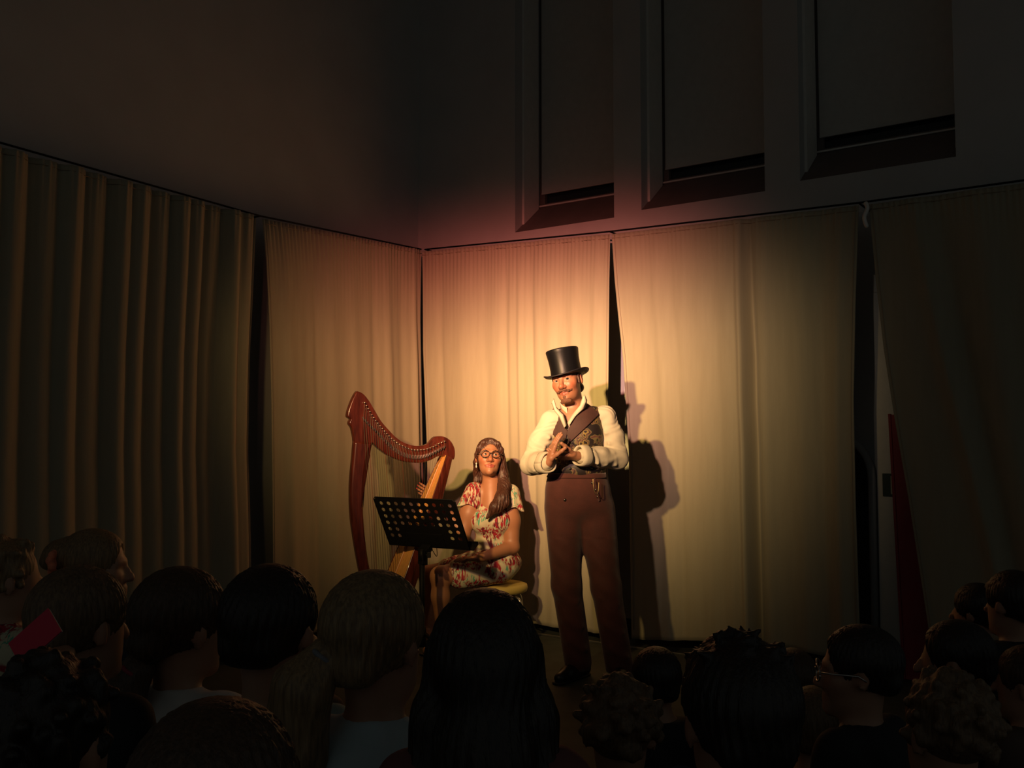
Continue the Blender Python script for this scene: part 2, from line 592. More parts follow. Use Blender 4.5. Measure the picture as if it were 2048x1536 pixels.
tube('cord', catmull([(0, 0, 0), (.012, -.01, -.04), (-.006, -.012, -.09), (.008, -.008, -.15)], 5), [.012] * 15 + [.006], M['white_paint'], e, 8)

# ------------------------------------------------------------------ harp
def harp():
    psi = math.radians(30)
    eu = RIGHT * math.cos(psi) + HEAD * math.sin(psi)
    ew = RIGHT * math.sin(psi) - HEAD * math.cos(psi)
    O = at(745, 1290, 5.95)
    O[2] = 0.0
    root = empty('harp', O)
    tag(root, 'reddish brown lever harp with pale soundboard beside the seated woman', 'harp')
    root.rotation_euler = (0, 0, math.atan2(eu[1], eu[0]))
    def pl(x, y):
        v = ray(x, y)
        p = CAM + v * (np.dot(O - CAM, ew) / np.dot(v, ew)) - O
        return np.array([np.dot(p, eu), p[2]])
    def c3(x, y):
        return pl(660 + x / 3.84, 760 + y / 3.84)
    # local axes: x along the harp plane, y = away from the viewer side (-ew), z up
    def plate(name, outline, t, bevel, mat, par=root):
        bm = bmesh.new()
        n = len(outline)
        a = [bm.verts.new((p[0], -t / 2, p[1])) for p in outline]
        b = [bm.verts.new((p[0], t / 2, p[1])) for p in outline]
        bm.faces.new(a)
        bm.faces.new(b[::-1])
        for i in range(n):
            bm.faces.new((a[i], b[i], b[(i + 1) % n], a[(i + 1) % n]))
        bmesh.ops.recalc_face_normals(bm, faces=bm.faces)
        es = [e for e in bm.edges if abs(e.verts[0].co.y - e.verts[1].co.y) < 1e-6]
        bmesh.ops.bevel(bm, geom=es, offset=bevel, segments=3, profile=.5, affect='EDGES')
        bmesh.ops.triangulate(bm, faces=[f for f in bm.faces if len(f.verts) > 4])
        return link(name, bm_mesh(bm), mat, par, True)
    # pillar
    outer = catmull([c3(*p) for p in ((178, 470), (165, 620), (152, 760), (149, 900), (155, 1050), (175, 1200), (205, 1380), (240, 1550), (290, 1760), (330, 1900))], 5)
    inner = catmull([c3(*p) for p in ((330, 478), (290, 545), (266, 640), (252, 760), (246, 900), (248, 1050), (262, 1220), (287, 1400), (325, 1560), (375, 1740), (420, 1900))], 5)
    pil = plate('pillar', outer + inner[::-1], .062, .016, M['mahogany'])
    # neck with its scrolled head
    top = catmull([c3(*p) for p in ((200, 86), (232, 98), (262, 122), (300, 172), (340, 240), (385, 315), (440, 380), (500, 440), (560, 480), (630, 503), (690, 505), (745, 490), (790, 442), (820, 432), (870, 436), (915, 465), (945, 520), (950, 575), (942, 610))], 4)
    low = catmull([c3(*p) for p in ((905, 610), (860, 585), (815, 588), (770, 612), (690, 635), (600, 632), (520, 615), (440, 580), (370, 530), (318, 488), (290, 500), (240, 520), (180, 490))], 4)
    lft = catmull([c3(*p) for p in ((175, 440), (160, 370), (140, 340), (141, 318), (150, 302), (128, 285), (127, 262), (136, 222), (165, 145), (190, 98))], 3)
    plate('neck', top + low + lft, .05, .008, M['mahogany'])
    # soundbox: a tapered box behind the soundboard
    cen = [pl(*p) for p in ((888, 911), (869, 960), (854.5, 997), (813, 1093), (796, 1138), (738, 1288))]
    wid = [.105, .15, .18, .25, .28, .33]
    dep = [.055, .075, .09, .11, .12, .14]
    # smooth resample
    n = 24
    tt = np.linspace(0, 1, n)
    ln = np.linspace(0, 1, len(cen))
    seglen = np.cumsum([0] + [np.linalg.norm(cen[i + 1] - cen[i]) for i in range(len(cen) - 1)])
    ln = seglen / seglen[-1]
    cx_ = np.interp(tt, ln, [c[0] for c in cen]); cz_ = np.interp(tt, ln, [c[1] for c in cen])
    A = cen[0]; B = cen[-1]
    ax = (B - A) / np.linalg.norm(B - A)
    nb = np.array([-ax[1], ax[0]])           # in-plane, away from the strings
    if nb[0] < 0:
        nb = -nb
    V, Fc = [], []
    for i in range(n):
        c = np.array([cx_[i], cz_[i]]) * .25 + (A + (B - A) * tt[i]) * .75
        w = np.interp(tt[i], ln, wid); d = np.interp(tt[i], ln, dep)
        for (yy, dd) in ((-w / 2, 0), (-w / 2 * .98, .35 * d), (-w / 2 * .8, .8 * d), (-w / 2 * .45, d), (w / 2 * .45, d), (w / 2 * .8, .8 * d), (w / 2 * .98, .35 * d), (w / 2, 0)):
            p = c + nb * dd
            V.append((p[0], yy, max(p[1], .0)))
    m = 8
    for i in range(n - 1):
        for k in range(m):
            Fc.append((i * m + k, i * m + (k + 1) % m, (i + 1) * m + (k + 1) % m, (i + 1) * m + k))
    Fc.append(tuple(range(m))); Fc.append(tuple((n - 1) * m + k for k in range(m))[::-1])
    sb = link('soundbox', mesh_pd(V, Fc), M['mahogany'], root, False)
    # soundboard with its central string rib and edge bindings
    V, Fc = [], []
    C2 = []
    for i in range(n):
        c = np.array([cx_[i], cz_[i]]) * .25 + (A + (B - A) * tt[i]) * .75
        w = np.interp(tt[i], ln, wid) - .008
        C2.append((c, w))
        for (yy, dd) in ((-w / 2, -.004), (w / 2, -.004), (w / 2, .004), (-w / 2, .004)):
            p = c + nb * dd
            V.append((p[0], yy, max(p[1], .002)))
    for i in range(n - 1):
        for k in range(4):
            Fc.append((i * 4 + k, i * 4 + (k + 1) % 4, (i + 1) * 4 + (k + 1) % 4, (i + 1) * 4 + k))
    Fc.append((0, 1, 2, 3)); Fc.append(tuple((n - 1) * 4 + k for k in range(4))[::-1])
    bd = link('soundboard', mesh_pd(V, Fc), M['spruce'], root, False)
    rib = simple('string_rib_wood', (.45, .2, .05), .4, coat=.2)
    tube('string_rib', [(c[0] - nb[0] * .006, 0, max(c[1] - nb[1] * .006, .01)) for c, w in C2], .011, rib, bd, 8, .6)
    for s in (-1, 1):
        tube('edge_binding', [(c[0] - nb[0] * .003, s * w / 2, max(c[1] - nb[1] * .003, .01)) for c, w in C2], .005, M['mahogany'], bd, 6)
    # base block
    b0 = pl(716, 1262); b1 = pl(800, 1262)
    bm = bmesh.new()
    bm_box(bm, (b0[0] - .02, -.15, .035), (b1[0] + .02, .15, .10), .012)
    link('base', bm_mesh(bm), M['mahogany'], root, True)
    for sx_ in (b0[0], b1[0]):
        for sy_ in (-.12, .12):
            lathe('foot', [(.018, 0), (.022, .01), (.02, .036)], M['black'], root, 12, (sx_, sy_, 0))
    # strings with pins and sharping levers
    pinrow = catmull([c3(*p) for p in ((248, 175), (300, 265), (350, 335), (410, 405), (475, 468), (545, 510), (620, 535), (690, 535), (755, 520), (810, 492), (858, 470))], 10)
    levrow = catmull([c3(*p) for p in ((240, 300), (290, 350), (345, 400), (405, 465), (470, 525), (540, 568), (615, 590), (690, 590), (755, 572), (810, 545), (858, 520))], 10)
    NS = 32
    def samp(P, t):
        d = np.cumsum([0] + [np.linalg.norm(P[i + 1] - P[i]) for i in range(len(P) - 1)])
        return np.array([np.interp(t * d[-1], d, [p[0] for p in P]), np.interp(t * d[-1], d, [p[1] for p in P])])
    pin_me = lev_me = None
    for i in range(NS):
        t = i / (NS - 1)
        p = samp(pinrow, t); l = samp(levrow, t)
        # each string drops to the rib, spaced along the soundboard
        q = A + (B - A) * (.90 - .84 * t)
        q = q - nb * .012
        y = -.032
        if pin_me is None:
            o = lathe('tuning_pin', [(.003, 0), (.0045, .004), (.0045, .018), (.003, .021)], M['steel'], root, 8)
            o.rotation_euler = (math.pi / 2, 0, 0)
            pin_me = o.data
            o2 = box('lever', (-.003, -.014, -.013), (.003, 0, .013), M['brass' if False else 'steel'], root, .001)
            lev_me = o2.data
        else:
            o = link('tuning_pin', pin_me, None, root, False)
            o.rotation_euler = (math.pi / 2, 0, 0)
            o2 = link('lever', lev_me, None, root, False)
        o.location = (p[0], -.025, p[1])
        o2.location = (l[0], -.025, l[1])
        o2.rotation_euler = (0, math.radians(-20 + 50 * t), 0)
        mt = M['string_red'] if i % 7 == 2 else M['string_black'] if i % 7 == 5 else M['string']
        tube('string', [(p[0], -.042, p[1]), (l[0], -.04, l[1]), (q[0], 0, max(q[1], .05))], .0008 + .0005 * (1 - t), mt, root, 5)
        if i % 1 == 0:
            pass
    return root
HARP = harp()

# ------------------------------------------------------------------ music stand
def music_stand():
    C0 = at(842, 1046, 5.76)
    az = math.radians(29)
    eu = RIGHT * math.cos(az) - HEAD * math.sin(az)
    nh = -RIGHT * math.sin(az) - HEAD * math.cos(az)          # towards the audience, where the desk leans
    lean = math.radians(30)
    ev = np.array([0, 0, 1.]) * math.cos(lean) + nh * math.sin(lean)
    en = nh * math.cos(lean) - np.array([0, 0, 1.]) * math.sin(lean)
    root = empty('music_stand', (C0[0], C0[1], 0))
    tag(root, 'black music stand with a perforated desk in front of the harp', 'music stand')
    base = np.array([C0[0], C0[1], 0])
    W, H = .586, .35
    def P(u, v, w=0.0):
        return C0 + eu * u + ev * v + en * w - base
    # desk plate with round holes: cells of a grid, each either solid or pierced
    nx, ny = 10, 6
    mx, my = .018, .018
    cw, ch = (W - 2 * mx) / nx, (H - .05 - my) / ny
    x0, y1 = -W / 2 + mx, H / 2 - my
    bm = bmesh.new()
    cache = {}
    def vt(u, v):
        k = (round(u, 5), round(v, 5))
        if k not in cache:
            cache[k] = bm.verts.new(P(u, v))
        return cache[k]
    K = 16
    ys = [H / 2] + [y1 - j * ch for j in range(ny + 1)] + [-H / 2]
    xs_ = [-W / 2] + [x0 + i * cw for i in range(nx + 1)] + [W / 2]
    for j in range(len(ys) - 1):
        for i in range(len(xs_) - 1):
            a, b, c, d = xs_[i], xs_[i + 1], ys[j + 1], ys[j]
            ci, cj = i - 1, j - 1
            holed = 0 <= ci < nx and 0 <= cj < ny and (cj < 4 or ci < 2 or ci >= nx - 2)
            q = [vt(a, c), vt(b, c), vt(b, d), vt(a, d)]
            if not holed:
                bm.faces.new(q)
                continue
            mxx, myy = (a + b) / 2, (c + d) / 2
            rr = .0135
            ring = [bm.verts.new(P(mxx + rr * math.cos(2 * math.pi * (k + .5) / K - 3 * math.pi / 4), myy + rr * math.sin(2 * math.pi * (k + .5) / K - 3 * math.pi / 4))) for k in range(K)]
            n4 = K // 4
            for s in range(4):
                seg = ring[s * n4:(s + 1) * n4]
                nxt = ring[((s + 1) * n4) % K]
                bm.faces.new([q[s], q[(s + 1) % 4]] + [nxt] + seg[::-1])
    # clip the two upper corners round by moving them inward
    cache[(round(-W / 2, 5), round(H / 2, 5))].co = P(-W / 2 + .01, H / 2 - .01)
    cache[(round(W / 2, 5), round(H / 2, 5))].co = P(W / 2 - .014, H / 2 - .014)
    me = bm_mesh(bm)
    desk = link('desk', me, M['black'], root, False)
    md = desk.modifiers.new('thick', 'SOLIDIFY')
    md.thickness = .003
    md.offset = 0
    # rolled rim and the ledge on the player's side
    tube('rim', [P(-W / 2, -H / 2), P(-W / 2, H / 2 - .012), P(-W / 2 + .012, H / 2), P(W / 2 - .016, H / 2), P(W / 2, H / 2 - .016), P(W / 2, -H / 2)], .004, M['black'], desk, 8)
    bm = bmesh.new()
    R = Matrix(((eu[0], ev[0], en[0], 0), (eu[1], ev[1], en[1], 0), (eu[2], ev[2], en[2], 0), (0, 0, 0, 1)))
    bm_box(bm, (-W / 2 - .002, -H / 2 - .004, -.06), (W / 2 + .026, -H / 2 + .002, .002), 0, Matrix.Translation(C0 - base) @ R)
    bm_box(bm, (-W / 2 - .002, -H / 2 - .004, -.062), (W / 2 + .026, -H / 2 + .016, -.058), 0, Matrix.Translation(C0 - base) @ R)
    link('ledge', bm_mesh(bm), M['black'], desk, False)
    bm = bmesh.new()
    bm_box(bm, (-.13, -H / 2 + .006, .002), (.13, -H / 2 + .1, .006), .001, Matrix.Translation(C0 - base) @ R)
    link('back_plate', bm_mesh(bm), M['black'], desk, False)
    # bracket, pole, collar, knob, cable, tripod
    j = P(0, -H / 2 + .05, .02)
    pole_xy = np.array([j[0], j[1], 0]) + nh * .03 - np.array([0, 0, 0])
    bm = bmesh.new()
    bm_box(bm, (-.035, -.02, -.03), (.035, .02, .03), .006, Matrix.Translation(j - np.array([0, 0, .045])) @ R)
    bm_box(bm, (-.02, -.018, -.11), (.02, .018, -.02), .005, Matrix.Translation(pole_xy + np.array([0, 0, j[2] - .02])))
    link('tilt_bracket', bm_mesh(bm), M['black'], root, False)
    zt = j[2] - .07
    tube('upper_pole', [pole_xy + (0, 0, .55), pole_xy + (0, 0, zt)], .0125, M['black'], root, 14)
    tube('lower_pole', [pole_xy + (0, 0, .14), pole_xy + (0, 0, .66)], .017, M['black'], root, 14)
    col = tube('collar', [pole_xy + (0, 0, .63), pole_xy + (0, 0, .70)], .022, M['black'], root, 14)
    k0 = pole_xy + np.array([0, 0, .665])
    bm = bmesh.new()
    bm_box(bm, (.028, -.012, -.018), (.052, .012, .018), .004, Matrix.Translation(k0) @ Matrix(((RIGHT[0], HEAD[0], 0, 0), (RIGHT[1], HEAD[1], 0, 0), (0, 0, 1, 0), (0, 0, 0, 1))))
    bm_box(bm, (.01, -.004, -.004), (.03, .004, .004), 0, Matrix.Translation(k0) @ Matrix(((RIGHT[0], HEAD[0], 0, 0), (RIGHT[1], HEAD[1], 0, 0), (0, 0, 1, 0), (0, 0, 0, 1))))
    link('knob', bm_mesh(bm), M['black'], col, False)
    tube('cable', catmull([P(.05, -H / 2, -.01), P(.05, -H / 2, -.01) + (0, 0, -.06), k0 + RIGHT * .045 + (0, 0, .05), k0 + RIGHT * .04 + (0, 0, .015)], 6), .0022, M['black'], root, 6)
    hub = pole_xy + np.array([0, 0, .2])
    lathe('hub', [(.024, .12), (.026, .14), (.026, .22), (.02, .24)], M['black'], root, 16, tuple(pole_xy))
    for k in range(3):
        a = 2 * math.pi * k / 3 + math.radians(75)
        d = RIGHT * math.cos(a) + HEAD * math.sin(a)
        lg = tube('leg', catmull([hub + d * .02, hub + d * .12 + (0, 0, -.05), hub + d * .22 + (0, 0, -.19)], 5), .009, M['black'], root, 8)
        lathe('rubber_foot', [(.013, 0), (.014, .006), (.012, .02)], M['black'], lg, 10, tuple(pole_xy + d * .22))
music_stand()

# ------------------------------------------------------------------ distance-field sculpting: organic bodies as one continuous surface
class Field:
    def __init__(self, lo, hi, h, zs=None):
        ax = [np.arange(lo[i], hi[i] + h, h, dtype=np.float32) for i in range(3)]
        if zs is not None:
            ax[2] = np.asarray(zs, np.float32)
        self.ax = ax
        self.D = np.full([len(a) for a in ax], .2, np.float32)
    def _sl(self, lo, hi):
        s = []
        for i in range(3):
            a = np.searchsorted(self.ax[i], lo[i]); b = np.searchsorted(self.ax[i], hi[i])
            s.append(slice(max(a - 1, 0), min(b + 1, len(self.ax[i]))))
        g = np.meshgrid(*[self.ax[i][s[i]] for i in range(3)], indexing='ij', sparse=True)
        return tuple(s), g
    def _mix(self, s, d, k, op):
        D = self.D[s]
        if op == 'sub':
            d = -d
            if k > 0:
                h = np.clip(.5 - .5 * (D - d) / k, 0, 1)
                self.D[s] = D * (1 - h) + d * h + k * h * (1 - h)
            else:
                self.D[s] = np.maximum(D, d)
        else:
            if k > 0:
                h = np.clip(.5 + .5 * (D - d) / k, 0, 1)
                self.D[s] = D * (1 - h) + d * h - k * h * (1 - h)
            else:
                self.D[s] = np.minimum(D, d)
    def cap(self, a, b, ra, rb=None, k=.02, op='add'):
        a = np.asarray(a, float); b = np.asarray(b, float)
        rb = ra if rb is None else rb
        R = max(ra, rb) + k + .03
        s, (X, Y, Z) = self._sl(np.minimum(a, b) - R, np.maximum(a, b) + R)
        d = b - a
        L2 = float(d @ d) + 1e-12
        t = np.clip(((X - a[0]) * d[0] + (Y - a[1]) * d[1] + (Z - a[2]) * d[2]) / L2, 0, 1)
        q = np.sqrt((X - a[0] - t * d[0]) ** 2 + (Y - a[1] - t * d[1]) ** 2 + (Z - a[2] - t * d[2]) ** 2) - (ra + (rb - ra) * t)
        self._mix(s, q.astype(np.float32), k, op)
        return self
    def ell(self, c, r, R=None, k=.02, op='add'):
        c = np.asarray(c, float); r = np.asarray(r, float)
        m = r.max() + k + .03
        s, (X, Y, Z) = self._sl(c - m, c + m)
        x, y, z = X - c[0], Y - c[1], Z - c[2]
        if R is not None:
            R = np.asarray(R)
            x, y, z = (R[0, 0] * x + R[1, 0] * y + R[2, 0] * z), (R[0, 1] * x + R[1, 1] * y + R[2, 1] * z), (R[0, 2] * x + R[1, 2] * y + R[2, 2] * z)
        k0 = np.sqrt((x / r[0]) ** 2 + (y / r[1]) ** 2 + (z / r[2]) ** 2)
        k1 = np.sqrt((x / r[0] ** 2) ** 2 + (y / r[1] ** 2) ** 2 + (z / r[2] ** 2) ** 2)
        q = k0 * (k0 - 1) / np.maximum(k1, 1e-6)
        self._mix(s, q.astype(np.float32), k, op)
        return self
    def chain(self, pts, rads, k=.012, op='add'):
        for i in range(len(pts) - 1):
            self.cap(pts[i], pts[i + 1], rads[i], rads[i + 1], k, op)
        return self
    def half(self, n, p, keep=True, k=0.0):
        "cut away everything on the far side of a plane (n points to what goes)"
        n = np.asarray(n, float); n = n / np.linalg.norm(n)
        X, Y, Z = np.meshgrid(*self.ax, indexing='ij', sparse=True)
        d = ((X - p[0]) * n[0] + (Y - p[1]) * n[1] + (Z - p[2]) * n[2]).astype(np.float32)
        self.D = np.maximum(self.D, d)
        return self
    def fn(self, f):
        X, Y, Z = np.meshgrid(*self.ax, indexing='ij', sparse=True)
        self.D = f(self.D, X, Y, Z).astype(np.float32)
        return self
    def mesh(self):
        D = self.D
        D[[0, -1]] = np.maximum(D[[0, -1]], .001); D[:, [0, -1]] = np.maximum(D[:, [0, -1]], .001); D[:, :, [0, -1]] = np.maximum(D[:, :, [0, -1]], .001)
        S = D < 0
        cnt = np.zeros([n - 1 for n in D.shape], np.int8)
        for i in (0, 1):
            for j in (0, 1):
                for k in (0, 1):
                    cnt += S[i:D.shape[0] - 1 + i, j:D.shape[1] - 1 + j, k:D.shape[2] - 1 + k]
        I = np.argwhere((cnt > 0) & (cnt < 8))
        ids = np.full(cnt.shape, -1, np.int32)
        ids[I[:, 0], I[:, 1], I[:, 2]] = np.arange(len(I))
        cor = [(i, j, k) for i in (0, 1) for j in (0, 1) for k in (0, 1)]
        val = {c: D[I[:, 0] + c[0], I[:, 1] + c[1], I[:, 2] + c[2]] for c in cor}
        acc = np.zeros((len(I), 3)); n = np.zeros(len(I))
        for c in cor:
            for a in range(3):
                if c[a] == 0:
                    e = list(c); e[a] = 1; e = tuple(e)
                    d0, d1 = val[c], val[e]
                    m = (d0 < 0) != (d1 < 0)
                    t = np.where(m, d0 / np.where(m, d0 - d1, 1), 0)
                    p = np.tile(np.array(c, float), (len(I), 1)); p[:, a] += t
                    acc += p * m[:, None]; n += m
        P = I + acc / n[:, None]
        V = np.stack([np.interp(P[:, a], np.arange(len(self.ax[a])), self.ax[a]) for a in range(3)], 1)
        quads = []
        for a in range(3):
            b, c = (a + 1) % 3, (a + 2) % 3
            sl0 = [slice(None)] * 3; sl1 = [slice(None)] * 3
            sl0[a] = slice(0, -1); sl1[a] = slice(1, None)
            s0, s1 = S[tuple(sl0)], S[tuple(sl1)]
            E = np.argwhere(s0 != s1)
            E = E[(E[:, b] > 0) & (E[:, c] > 0) & (E[:, b] < D.shape[b] - 1) & (E[:, c] < D.shape[c] - 1)]
            inside = s0[E[:, 0], E[:, 1], E[:, 2]]
            q = []
            for db, dc in ((-1, -1), (0, -1), (0, 0), (-1, 0)):
                F_ = E.copy(); F_[:, b] += db; F_[:, c] += dc
                q.append(ids[F_[:, 0], F_[:, 1], F_[:, 2]])
            q = np.stack(q, 1)
            q[~inside] = q[~inside][:, ::-1]
            quads.append(q)
        Q = np.concatenate(quads)
        Q = Q[(Q >= 0).all(1)]
        return V, Q

def relax(V, Q, it=2, lam=.5):
    n = len(V)
    for _ in range(it):
        s = np.zeros_like(V); c = np.zeros(n)
        for a, b in ((0, 1), (1, 2), (2, 3), (3, 0)):
            for k in range(3):
                s[:, k] += np.bincount(Q[:, a], V[Q[:, b], k], n) + np.bincount(Q[:, b], V[Q[:, a], k], n)
            c += np.bincount(Q[:, a], minlength=n) + np.bincount(Q[:, b], minlength=n)
        V = V + lam * (s / np.maximum(c, 1)[:, None] - V)
    return V

def field_obj(name, fld, mat, parent, it=2, color=None, noise=None):
    V, Q = fld.mesh()
    V = relax(V, Q, it)
    if noise is not None:
        V = V + noise(V)
    me = mesh_np(V, Q)
    if color is not None:
        c = np.asarray(color(V), np.float32)
        if len(me.vertices) == len(V):
            ca = me.color_attributes.new('Col', 'FLOAT_COLOR', 'POINT')
            ca.data.foreach_set('color', np.concatenate([c, np.ones((len(c), 1), np.float32)], 1).ravel())
    o = link(name, me, mat, parent)
    return o, V, Q

def rot_zyx(yaw=0, pitch=0, roll=0):
    "degrees; head frame: +x figure's left, -y face, +z up. yaw>0 turns the face to its left (+x), pitch>0 looks up, roll>0 tips the crown to +x"
    return np.array(Matrix.Rotation(math.radians(yaw), 3, 'Z') @ Matrix.Rotation(math.radians(-pitch), 3, 'X') @ Matrix.Rotation(math.radians(roll), 3, 'Y'))

def bvh_of(V, Q):
    return BVHTree.FromPolygons([Vector(v) for v in V], [tuple(int(i) for i in q) for q in Q])

def sdf_bvh(V, Q):
    return bvh_of(V, Q)

def patch(name, poly, bvh, mat, parent, thick=.004, res=.006, direction=(0, 1, 0), y0=-1.0, lift=.001):
    """a piece of cloth cut to the outline poly [(x, z)] and laid on the surface, seen along +y"""
    P = np.asarray(poly, float)
    lo, hi = P.min(0), P.max(0)
    nx, nz = max(3, int((hi[0] - lo[0]) / res) + 1), max(3, int((hi[1] - lo[1]) / res) + 1)
    # mapping from the unit square onto the outline by scan lines in z
    zs = np.linspace(lo[1] + 1e-4, hi[1] - 1e-4, nz)
    V, ok = [], []
    n = len(P)
    for z in zs:
        xs = []
        for i in range(n):
            a, b = P[i], P[(i + 1) % n]
            if (a[1] - z) * (b[1] - z) < 0:
                xs.append(a[0] + (b[0] - a[0]) * (z - a[1]) / (b[1] - a[1]))
        if not xs:
            xs = [P[:, 0].mean()] * 2
        x0, x1 = min(xs), max(xs)
        for x in np.linspace(x0, x1, nx):
            hit, nrm, _, _ = bvh.ray_cast(Vector((x, y0, z)), Vector(direction))
            if hit is None:
                V.append((x, np.nan, z)); continue
            p = np.array(hit) + np.array(nrm if nrm.y < 0 else -nrm) * lift
            V.append(tuple(p))
    V = np.array(V).reshape(nz, nx, 3)
    # rows with misses borrow the nearest hit
    for j in range(nz):
        y = V[j, :, 1]
        bad = np.isnan(y)
        if bad.all():
            V[j, :, 1] = V[j - 1, :, 1] if j else 0
        elif bad.any():
            V[j, bad, 1] = np.interp(np.flatnonzero(bad), np.flatnonzero(~bad), y[~bad])
    V[np.isnan(V)] = 0
    idx = np.arange(nz * nx).reshape(nz, nx)
    Q = np.stack([idx[:-1, :-1], idx[:-1, 1:], idx[1:, 1:], idx[1:, :-1]], -1).reshape(-1, 4)
    o = link(name, mesh_np(V.reshape(-1, 3), Q), mat, parent)
    md = o.modifiers.new('thick', 'SOLIDIFY')
    md.thickness = thick
    md.offset = 1
    return o

# ------------------------------------------------------------------ people: shared anatomy
M['skin'] = attr_mat('skin', .48, sss=.12, bump=.08, bscale=350)
M['eye'] = attr_mat('eye', .15)
M['tooth'] = simple('glass_lens', (.8, .8, .8), .05)

def head_sculpt(F, hc, R, s=1.0, female=False, jw=1.0, mw=1.0, detail=True, neck_to=None, neck_r=.058, lid=.0):
    "adds a head to the field; hc = centre at eye level, R = head rotation, s = size"
    def T(x, y, z):
        return hc + R @ (np.array([x, y, z]) * s)
    e = lambda c, r, k=.02, op='add', RR=None: F.ell(T(*c), np.array(r) * s, R if RR is None else R @ RR, k * s, op)
    c = lambda a, b, ra, rb=None, k=.012, op='add': F.cap(T(*a), T(*b), ra * s, (ra if rb is None else rb) * s, k * s, op)
    e((0, .014, .036), (.075, .094, .083), .02)
    e((0, -.022, -.028), (.062 * jw, .066, .084), .03)
    e((0, -.03, -.078), (.048 * jw, .048, .042), .03)
    c((0, -.074, -.102), (0, -.07, -.098), .02 * jw, None, .026)
    if detail:
        for q in (-1, 1):
            c((q * .044, -.052, -.022), (q * .036, -.062, -.03), .022, .02, .028)
            c((q * .014, -.083, .02), (q * .045, -.068, .021), .0095, .009, .016)
            e((q * .031, -.097, .003), (.019, .016, .012), .012, 'sub')
            # lids
            lu, ll = .0125 - lid, -.0095 + lid
            c((q * .017, -.078, lu - .005), (q * .031, -.0805, lu), .0036, .0042, .003)
            c((q * .031, -.0805, lu), (q * .046, -.0715, lu - .005), .0042, .0036, .003)
            c((q * .018, -.078, ll + .004), (q * .031, -.080, ll), .0034, .0034, .003)
            c((q * .031, -.080, ll), (q * .045, -.0715, ll + .004), .0034, .0034, .003)
            e((q * .0135, -.093, -.038), (.0095, .011, .009), .006)
            c((q * .006, -.101, -.045), (q * .009, -.099, -.0455), .003, .003, .003, 'sub')
        c((0, -.083, .012), (0, -.107, -.032), .0085, .0125, .01)
        c((0, -.107, -.034), (0, -.104, -.037), .0125, .012, .006)
        for q in (-1, 1):
            c((0, -.0905, -.0640), (q * .021 * mw, -.082, -.0655), .0068, .0042, .007)
            c((0, -.0880, -.0775), (q * .016 * mw, -.083, -.0745), .0072, .0052, .007)
            c((q * .026 * mw, -.0885, -.0668), (0, -.0985, -.0708), .0020, .0026, .003, 'sub')
    for q in (-1, 1):
        e((q * .077, .012, -.006), (.009, .019, .031), .006, 'add', np.array(Matrix.Rotation(math.radians(q * 22), 3, 'Z')))
        if detail:
            e((q * .085, .006, -.002), (.006, .009, .016), .004, 'sub')
    if neck_to is not None:
        F.cap(T(0, .022, -.06), neck_to, neck_r * .95, neck_r, .03)
    return T

def hand_sculpt(F, wrist, d, n, thumb, curl=(12, 14, 16, 18), s=1.0, spread=.05, tcurl=10):
    d = np.asarray(d, float); d /= np.linalg.norm(d)
    n = np.asarray(n, float); n = n - d * (n @ d); n /= np.linalg.norm(n)
    t = np.cross(d, n)
    if t @ np.asarray(thumb, float) < 0:
        t = -t
    w = np.asarray(wrist, float)
    offs = (.031, .0105, -.0105, -.03)
    lens = (.074, .082, .076, .06)
    rad = (.0088, .009, .0086, .0076)
    tips = []
    for i in range(4):
        kn = w + (d * (.092 - (.004 if i == 3 else 0)) + t * offs[i] + n * -.002) * s
        F.cap(w + t * offs[i] * .45 * s + d * .01 * s, kn, .0155 * s, .0125 * s, .012 * s)
        p = kn
        fd = d + t * (offs[i] * spread * 30)
        fd /= np.linalg.norm(fd)
        ang = 0
        r = rad[i] * s
        for j, fr in enumerate((.45, .31, .24)):
            ang += math.radians(curl[i] * (1.0 if j else .8))
            v = fd * math.cos(ang) + n * math.sin(ang)
            q = p + v * lens[i] * fr * s
            F.cap(p, q, r, r * .92, .004 * s)
            p = q; r *= .92
        tips.append(p)
    b = w + (d * .028 + t * .028) * s
    td = d * .62 + t * .62 + n * .30
    td /= np.linalg.norm(td)
    p = b
    F.cap(w + d * .015 * s, b, .017 * s, .015 * s, .012 * s)
    r = .0118 * s
    for j, L in enumerate((.042, .033, .026)):
        q = p + td * L * s
        F.cap(p, q, r, r * .93, .006 * s)
        p = q; r *= .93
        td = td + d * math.radians(tcurl) * 1.2 + n * .1
        td /= np.linalg.norm(td)
    return tips

def skin_colour(base, T_inv, lips=None, cheek=.25, extra=None, mw=1.0):
    base = np.array(base)
    def f(V):
        H = T_inv(V)
        c = np.tile(base, (len(V), 1))
        x, y, z = H[:, 0], H[:, 1], H[:, 2]
        head = (z > -.13) & (np.abs(x) < .11) & (np.abs(y) < .14)
        def blob(cx, cy, cz, r):
            return np.exp(-(((x - cx) ** 2 + (y - cy) ** 2 + (z - cz) ** 2) / r ** 2)) * head
        red = np.array([1.0, .62, .55])
        w = np.clip(blob(.042, -.07, -.03, .028) + blob(-.042, -.07, -.03, .028) + blob(0, -.11, -.034, .018) * 1.0 + .6 * (blob(.08, .01, -.005, .03) + blob(-.08, .01, -.005, .03)), 0, 1) * cheek * 2
        c = c * (1 - w[:, None]) + c * red * w[:, None]
        if lips is not None:
            lw = head & (np.abs(x) < .0265 * mw) & (y < -.072) & (z > -.0835 + 24 * (x / mw) ** 2) & (z < -.0595 - 9 * (x / mw) ** 2)
            c[lw] = lips
        if extra is not None:
            c = extra(c, H)
        return c
    return f

